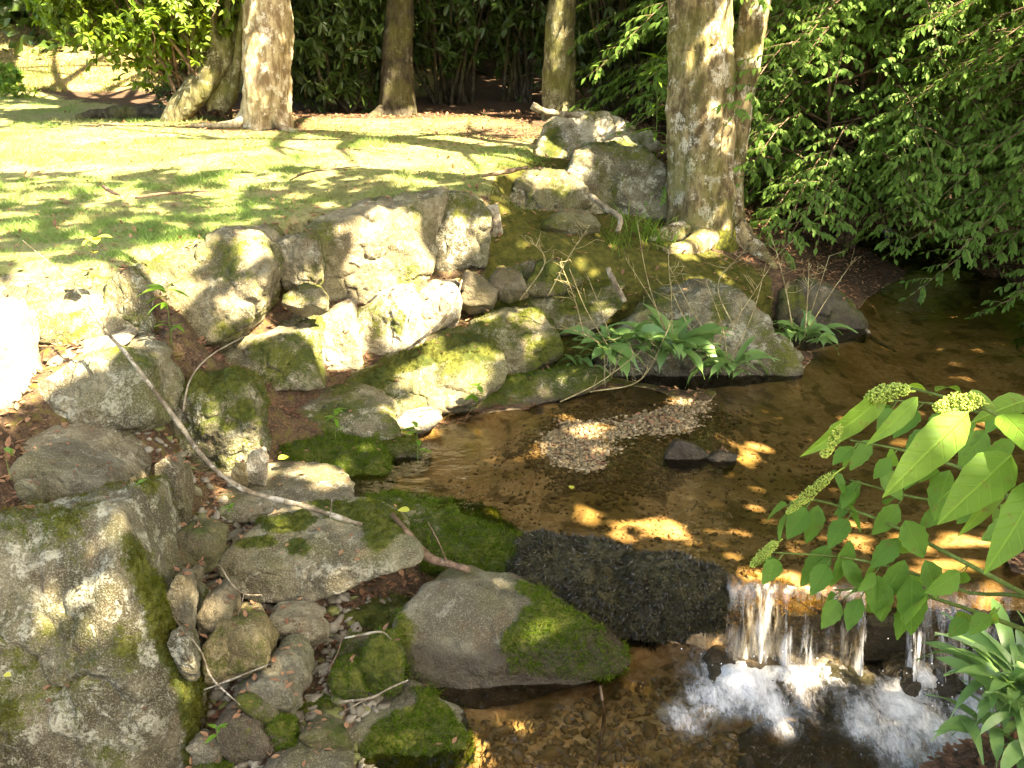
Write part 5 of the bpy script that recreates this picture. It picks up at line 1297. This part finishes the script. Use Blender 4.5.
for u0, v0, u1, v1, Y0, Y1, w, roll in [  # the sunlit upper leaves
    (892,386,822,458,1.42,1.30,.055,.9),(918,397,880,442,1.36,1.28,.040,.7),(968,412,896,484,1.36,1.24,.080,.25),(1002,414,1050,452,1.34,1.22,.085,-.1),
    (1012,455,950,512,1.30,1.20,.090,.2),(1006,474,974,537,1.30,1.22,.042,.8),(1042,478,998,568,1.26,1.16,.085,.3),(1030,448,1075,510,1.25,1.2,.08,-.3),
    (965,402,1010,396,1.42,1.5,.055,-.2),(936,392,960,374,1.5,1.62,.035,.5),(930,396,918,376,1.5,1.62,.03,-.6),(1030,400,985,410,1.6,1.5,.06,.2)]:
    place_leaf(br, P(u0, v0, Y0), P(u1, v1, Y1), w*.72, roll, .22)
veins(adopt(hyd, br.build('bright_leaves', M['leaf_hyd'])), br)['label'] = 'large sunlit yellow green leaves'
dk = Acc(); st = Acc(); rg = np.random.default_rng(77)
stems = [  # (pixel path with depth), leaves every so often
 [(1100,520,1.45),(1010,425,1.36),(960,402,1.42),(900,385,1.5)],
 [(1110,600,1.55),(1000,490,1.75),(920,455,1.9),(850,440,2.0)],
 [(1110,640,1.6),(960,560,1.85),(880,520,1.98),(815,500,2.05),(790,502,2.06)],
 [(1110,660,1.6),(960,590,1.85),(860,560,1.95),(770,552,2.0)],
 [(1080,650,1.7),(940,600,1.9),(880,590,1.95),(835,590,1.98)],
 [(1120,560,1.5),(1020,500,1.75),(930,500,1.95),(850,480,2.05)],
 [(1100,480,1.7),(1000,420,2.0),(940,405,2.15),(890,400,2.2)]]
for k, s in enumerate(stems):
    pts = [P(*q) for q in s]; limb(st, [hb]+pts if k in (0, 3) else pts, np.linspace(.0055, .002, len(pts)+(k in (0, 3))), 26, 6)
    if k == 0: continue
    c_ = curve(pts, 40)
    for i in range(9, 40, 7):
        for sg in (-1, 1):
            p_ = c_[i]; L = .075*rg.uniform(.7, 1.2)
            tng = unit(c_[min(i+1, 39)]-c_[i-1]); sd = unit(np.cross(tng, [0, 0, 1]))*sg
            d = unit(tng*.45+sd*rg.uniform(.4, .9)+np.array([-.1, -.25, -rg.uniform(.3, 1.0)]))
            pe = p_+d*.025
            place_leaf(dk, pe, pe+d*L, L*rg.uniform(.55, .72), rg.normal()*.6, .15, .06)
            limb(st, [p_, pe], [.0016, .0013], 3, 4)
for u0, v0, u1, v1, Y, w in [(830,545,800,588,2.0,.06),(850,540,835,590,1.98,.06),(905,560,880,605,1.92,.065),(878,575,882,625,1.92,.07),(912,575,912,640,1.88,.075),(925,560,940,600,1.88,.06),(842,560,866,592,1.97,.05),
                             (818,505,808,545,2.05,.055),(832,470,850,500,2.05,.05),(860,480,835,520,2.05,.05),(880,470,905,500,2.0,.06),(905,520,925,560,1.9,.07),(842,500,865,530,2.03,.05),(950,470,930,520,1.9,.07),(990,500,1000,560,1.75,.08),(870,440,850,470,2.1,.05),(930,430,905,455,2.1,.055),(985,430,960,470,2.0,.07),(1010,405,985,430,2.0,.07)]:
    place_leaf(dk, P(u0, v0, Y), P(u1, v1, Y-.03), w*.85, rg.normal()*.5, .15, .06)
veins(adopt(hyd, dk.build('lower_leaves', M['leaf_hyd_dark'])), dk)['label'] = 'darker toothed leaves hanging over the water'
adopt(hyd, st.build('stem', M['stem_green'], None, True, 'moss'))
sv, sf = ico(1)
for (u0, v0, u1, v1, Y, r) in [(905,388,868,398,1.40,.020),(978,400,938,408,1.38,.024),(838,425,824,456,1.36,.014),(832,474,788,512,2.0,.018),(776,542,752,566,2.0,.017),(975,482,965,486,1.7,.016)]:
    a = Acc(); A_, B_ = P(u0, v0, Y), P(u1, v1, Y-.01)
    for q in range(620):
        t = rg.uniform(0, 1); d = unit(rg.normal(size=3)); rr = .95*r*(1-.45*abs(2*t-1)**2)*(1 if t < .8 else .8)*(.75+.25*math.sin(t*9)**2)
        p_ = A_+(B_-A_)*t+d*rr*np.array([1, .9, .8])*rg.uniform(.6, 1)**.4
        a.add(p_+sv*rg.uniform(.0012, .0022), sf)
    limb(a, [B_*.3+A_*.7, A_+(A_-B_)*.3+[0, 0, -.01]], [.002, .002], 4, 4)
    adopt(hyd, a.build('flower_head', M['flower']))
# ------------------------------------------------------------------ sun, sky and the tree crowns that dapple the place
S = unit(np.array([.56, -.42, .86]))           # toward the sun
elev = math.asin(S[2]); azim = math.atan2(S[0], S[1])
sun_d = bpy.data.lights.new('sun', 'SUN'); sun_d.energy = 5.0; sun_d.angle = R(.5); sun_d.color = (1, .95, .85)
sun = bpy.data.objects.new('sun', sun_d); COL.objects.link(sun)
sun.rotation_euler = Vector(-S).to_track_quat('-Z', 'Y').to_euler(); sun.location = (5, -6, 12)
w = bpy.data.worlds.new('World'); scene.world = w; w.use_nodes = True
nt = w.node_tree; nt.nodes.clear()
sky = nt.nodes.new('ShaderNodeTexSky'); sky.sky_type = 'NISHITA'; sky.sun_disc = False
sky.sun_elevation = elev; sky.sun_rotation = azim; sky.dust_density = 2.5; sky.air_density = 1.0; sky.ozone_density = .6
bg = nt.nodes.new('ShaderNodeBackground'); bg.inputs['Strength'].default_value = .105
wo = nt.nodes.new('ShaderNodeOutputWorld'); nt.links.new(sky.outputs[0], bg.inputs[0]); nt.links.new(bg.outputs[0], wo.inputs[0])

def ell(u, v, a, b): return [(u+a*math.cos(t*.628), v+b*math.sin(t*.628)) for t in range(10)]
LIT = [  # (share of the sun let through, outline in the photograph)
 (1, [(0,95),(172,95),(182,116),(0,122)]),(1, [(0,130),(165,128),(160,150),(0,154)]),(1, [(0,118),(545,112),(545,150),(500,172),(300,165),(0,172)]),(.75,[(0,172),(300,165),(300,185),(0,200)]),(.16,[(290,0),(668,0),(668,112),(290,112)]),
 (.6, [(0,200),(300,170),(500,175),(420,190),(200,230),(0,262)]),(1, [(330,138),(530,150),(515,176),(345,166)]),(.9,[(95,158),(160,155),(155,170),(100,172)]),
 (1, [(20,45),(165,42),(165,97),(20,97)]),(.9, [(70,0),(235,0),(235,70),(180,100),(90,50)]),(.6, [(245,8),(276,4),(288,60),(288,122),(245,120)]),(.3,[(0,0),(90,0),(90,50),(0,50)]),
 (1, [(-20,283),(38,288),(46,330),(32,400),(-20,415)]),(1, [(18,266),(112,266),(122,302),(62,330),(36,304)]),(1, [(46,332),(130,336),(110,358),(40,392),(34,360)]),
 (1, [(138,256),(198,238),(216,250),(182,272),(160,282)]),(1, [(158,275),(192,275),(192,302),(165,312)]),(1, [(236,233),(263,231),(261,260),(246,263)]),(1, [(230,285),(260,285),(252,314),(234,310)]),
 (1, [(226,316),(300,316),(270,337),(230,334)]),(1, ell(310,266,12,9)),
 (1, [(354,228),(372,215),(376,282),(356,288)]),(1, [(383,203),(422,228),(415,290),(380,290)]),(1, [(450,214),(463,214),(463,264),(451,264)]),(1, ell(474,242,4,11)),(1, ell(487,224,3,13)),
 (1, [(308,318),(357,312),(362,368),(313,363)]),(1, [(386,293),(420,293),(427,342),(395,345)]),(1, [(412,283),(460,283),(457,313),(425,333),(417,310)]),(.7,[(340,285),(420,283),(400,300),(350,305)]),
 (1, [(401,365),(442,356),(462,406),(420,412)]),(1, [(448,350),(482,350),(487,382),(462,393),(447,370)]),(1, ell(533,346,7,17)),(1, ell(526,315,16,6)),(1, [(392,412),(438,404),(442,420),(398,428)]),(.7,ell(470,318,20,8)),
 (1, [(543,120),(600,113),(602,128),(546,136)]),(1, [(600,140),(622,133),(657,130),(657,147),(612,152)]),(.9, [(545,135),(582,130),(565,157),(538,162)]),(1, [(528,172),(578,168),(578,186),(535,184)]),(.5,[(560,112),(650,130),(640,150),(570,150)]),
 (.8,[(486,204),(504,200),(504,214),(488,212)]),(.8,ell(560,272,14,4)),(.7,ell(590,268,14,5)),
 (.5, [(667,0),(690,0),(688,110),(684,228),(667,228)]),(.25,[(690,0),(716,0),(716,180),(690,180)]),(1, [(724,0),(735,0),(733,55),(726,55)]),(1, [(672,240),(722,236),(724,252),(676,260)]),
 (1, ell(590,431,20,3)),(1, ell(536,449,16,3)),(1, ell(600,501,18,3)),(1, ell(580,518,11,2)),(1, ell(692,514,34,6)),(1, ell(760,442,19,3)),(1, ell(680,401,22,2)),
 (.8, [(745,572),(835,578),(830,604),(750,600)]),(.9, [(855,524),(1012,526),(1012,536),(855,536)]),(.4,[(940,560),(1024,565),(1024,585),(940,580)]),
 (1, ell(480,742,16,14)),(.9, ell(545,716,9,5)),(.8, ell(540,634,11,14)),(1, [(48,592),(95,586),(122,624),(60,630)]),(.6,ell(92,642,12,8)),
 (.7, [(225,470),(330,464),(342,478),(235,482)]),(.8,[(245,446),(268,446),(268,462),(245,462)]),(.6,ell(238,462,8,10)),(.5,ell(205,425,14,20)),
 (1, [(984,165),(1024,162),(1024,202),(990,204)]),(.85, [(740,0),(1024,0),(1024,260),(940,300),(860,260),(760,180)]),(1, [(842,233),(916,233),(916,247),(842,247)]),(.7,[(765,222),(800,222),(800,232),(765,232)]),
 (.9, [(860,370),(1024,370),(1024,570),(945,540),(880,480)], 2.7),(.45,[(790,430),(960,430),(960,640),(790,600)], 2.7),(.6,[(745,470),(840,470),(840,570),(745,570)], 2.7),
 (.22, [(560,300),(720,300),(720,392),(560,392)]),(.6, ell(632,322,18,12)),(.5, [(680,282),(730,282),(730,310),(690,306)]),(.2,[(915,640),(1024,640),(1024,768),(915,768)]),
 (.25,[(640,35),(668,35),(668,150),(640,150)]),(.35,[(700,650),(960,650),(960,740),(700,720)]),
]
def lit_share(u, v, Y):
    s = np.zeros(len(u))
    for k, po, *far in LIT:
        s = np.maximum(s, inpoly(u, v, po)*k*((Y < far[0]) if far else 1))
    return s
bpy.context.view_layer.update()
dg = bpy.context.evaluated_depsgraph_get()
N = 150000
rg = np.random.default_rng(5)
Qx = rg.uniform(-12.5, 9.0, N); Qy = rg.uniform(1.0, 20, N); hh = rg.uniform(4.6, 8.4, N)
kk = (Qx < .60*Qy+1.2) & (Qx > -.60*Qy-1.2)
Qx, Qy, hh = Qx[kk], Qy[kk], hh[kk]; N = len(Qx)
LP = np.column_stack([Qx+S[0]*(hh-.4)/S[2], Qy+S[1]*(hh-.4)/S[2], hh])
sz = rg.uniform(.16, .28, N)
ang = rg.uniform(0, 6.283, N); dl = unit(np.column_stack([np.cos(ang), np.sin(ang), rg.uniform(-.5, .2, N)])); nl = unit(np.column_stack([rg.normal(size=N)*.35, rg.normal(size=N)*.35, np.ones(N)]))
FRM = frames(dl, nl)
tests = [np.zeros(3)+[.5, 0, 0], np.array([0, 0, 0]), np.array([1, 0, -.1]), np.array([.42, .3, 0]), np.array([.42, -.3, 0])]
patch = (.5+.5*fbm(np.column_stack([Qx, Qy, 0*Qx]), 5.5, 3, 91))
keep = np.ones(N, bool)
dS = Vector(-S)
for t in tests:
    W = LP+np.einsum('nij,j->ni', FRM, t)*sz[:, None]
    idx = np.nonzero(keep)[0]; hp = np.full((N, 3), np.nan)
    for i in idx:
        ok, loc, *_ = scene.ray_cast(dg, Vector(W[i]), dS)
        if ok: hp[i] = loc
    has = ~np.isnan(hp[:, 0])
    u, v = proj(np.where(has[:, None], hp, 0)); fw = hp[:, 1] > .3
    inside = has & fw & (u > -15) & (u < 1040) & (v > -15) & (v < 785)
    s = np.where(inside, lit_share(u, v, hp[:, 1]), 0)
    # gaps follow a patchy pattern so that light comes in flecks
    keep &= ~((s > 0) & (s > .99) | (s > .02) & (patch < .28+.44*s))
LP, FRM, sz = LP[keep], FRM[keep], sz[keep]
tops = np.array([t[1][:2] for t in TREES])
own = np.argmin(((LP[:, None, :2]-tops[None])**2).sum(-1), 1)
for k, (root, tp, cr) in enumerate(TREES):
    m_ = own == k
    # the upper crown of each tree, above the part that shades the scene
    nu = 500
    q = unit(rg.normal(size=(nu, 3)))*rg.uniform(.3, 1, (nu, 1))**.5*np.array([cr*.8, cr*.8, 1.0])+tp+np.array([0, 0, .6])
    q = q[:0]
    if m_.sum() == 0: continue
    v, f = scatter(LEAF_MID[0], LEAF_MID[1], FRM[m_], LP[m_], np.column_stack([sz[m_], sz[m_]*1.25, sz[m_]]))
    adopt(root, mesh_np('crown', v, None, f, M['leaf_canopy']))

# ------------------------------------------------------------------ render settings
scene.render.engine = 'CYCLES'
cy = scene.cycles
cy.max_bounces = 7; cy.diffuse_bounces = 3; cy.glossy_bounces = 3; cy.transmission_bounces = 3; cy.transparent_max_bounces = 14
cy.caustics_reflective = False; cy.caustics_refractive = False
cy.use_denoising = True; cy.sample_clamp_indirect = 4
vs = scene.view_settings
scene.display_settings.display_device = 'sRGB'
vs.view_transform = 'Standard'; vs.look = 'None'; vs.gamma = 1.0; vs.exposure = 3.42; vs.use_white_balance = True; vs.white_balance_temperature = 8300; vs.white_balance_tint = 10; vs.use_curve_mapping = False
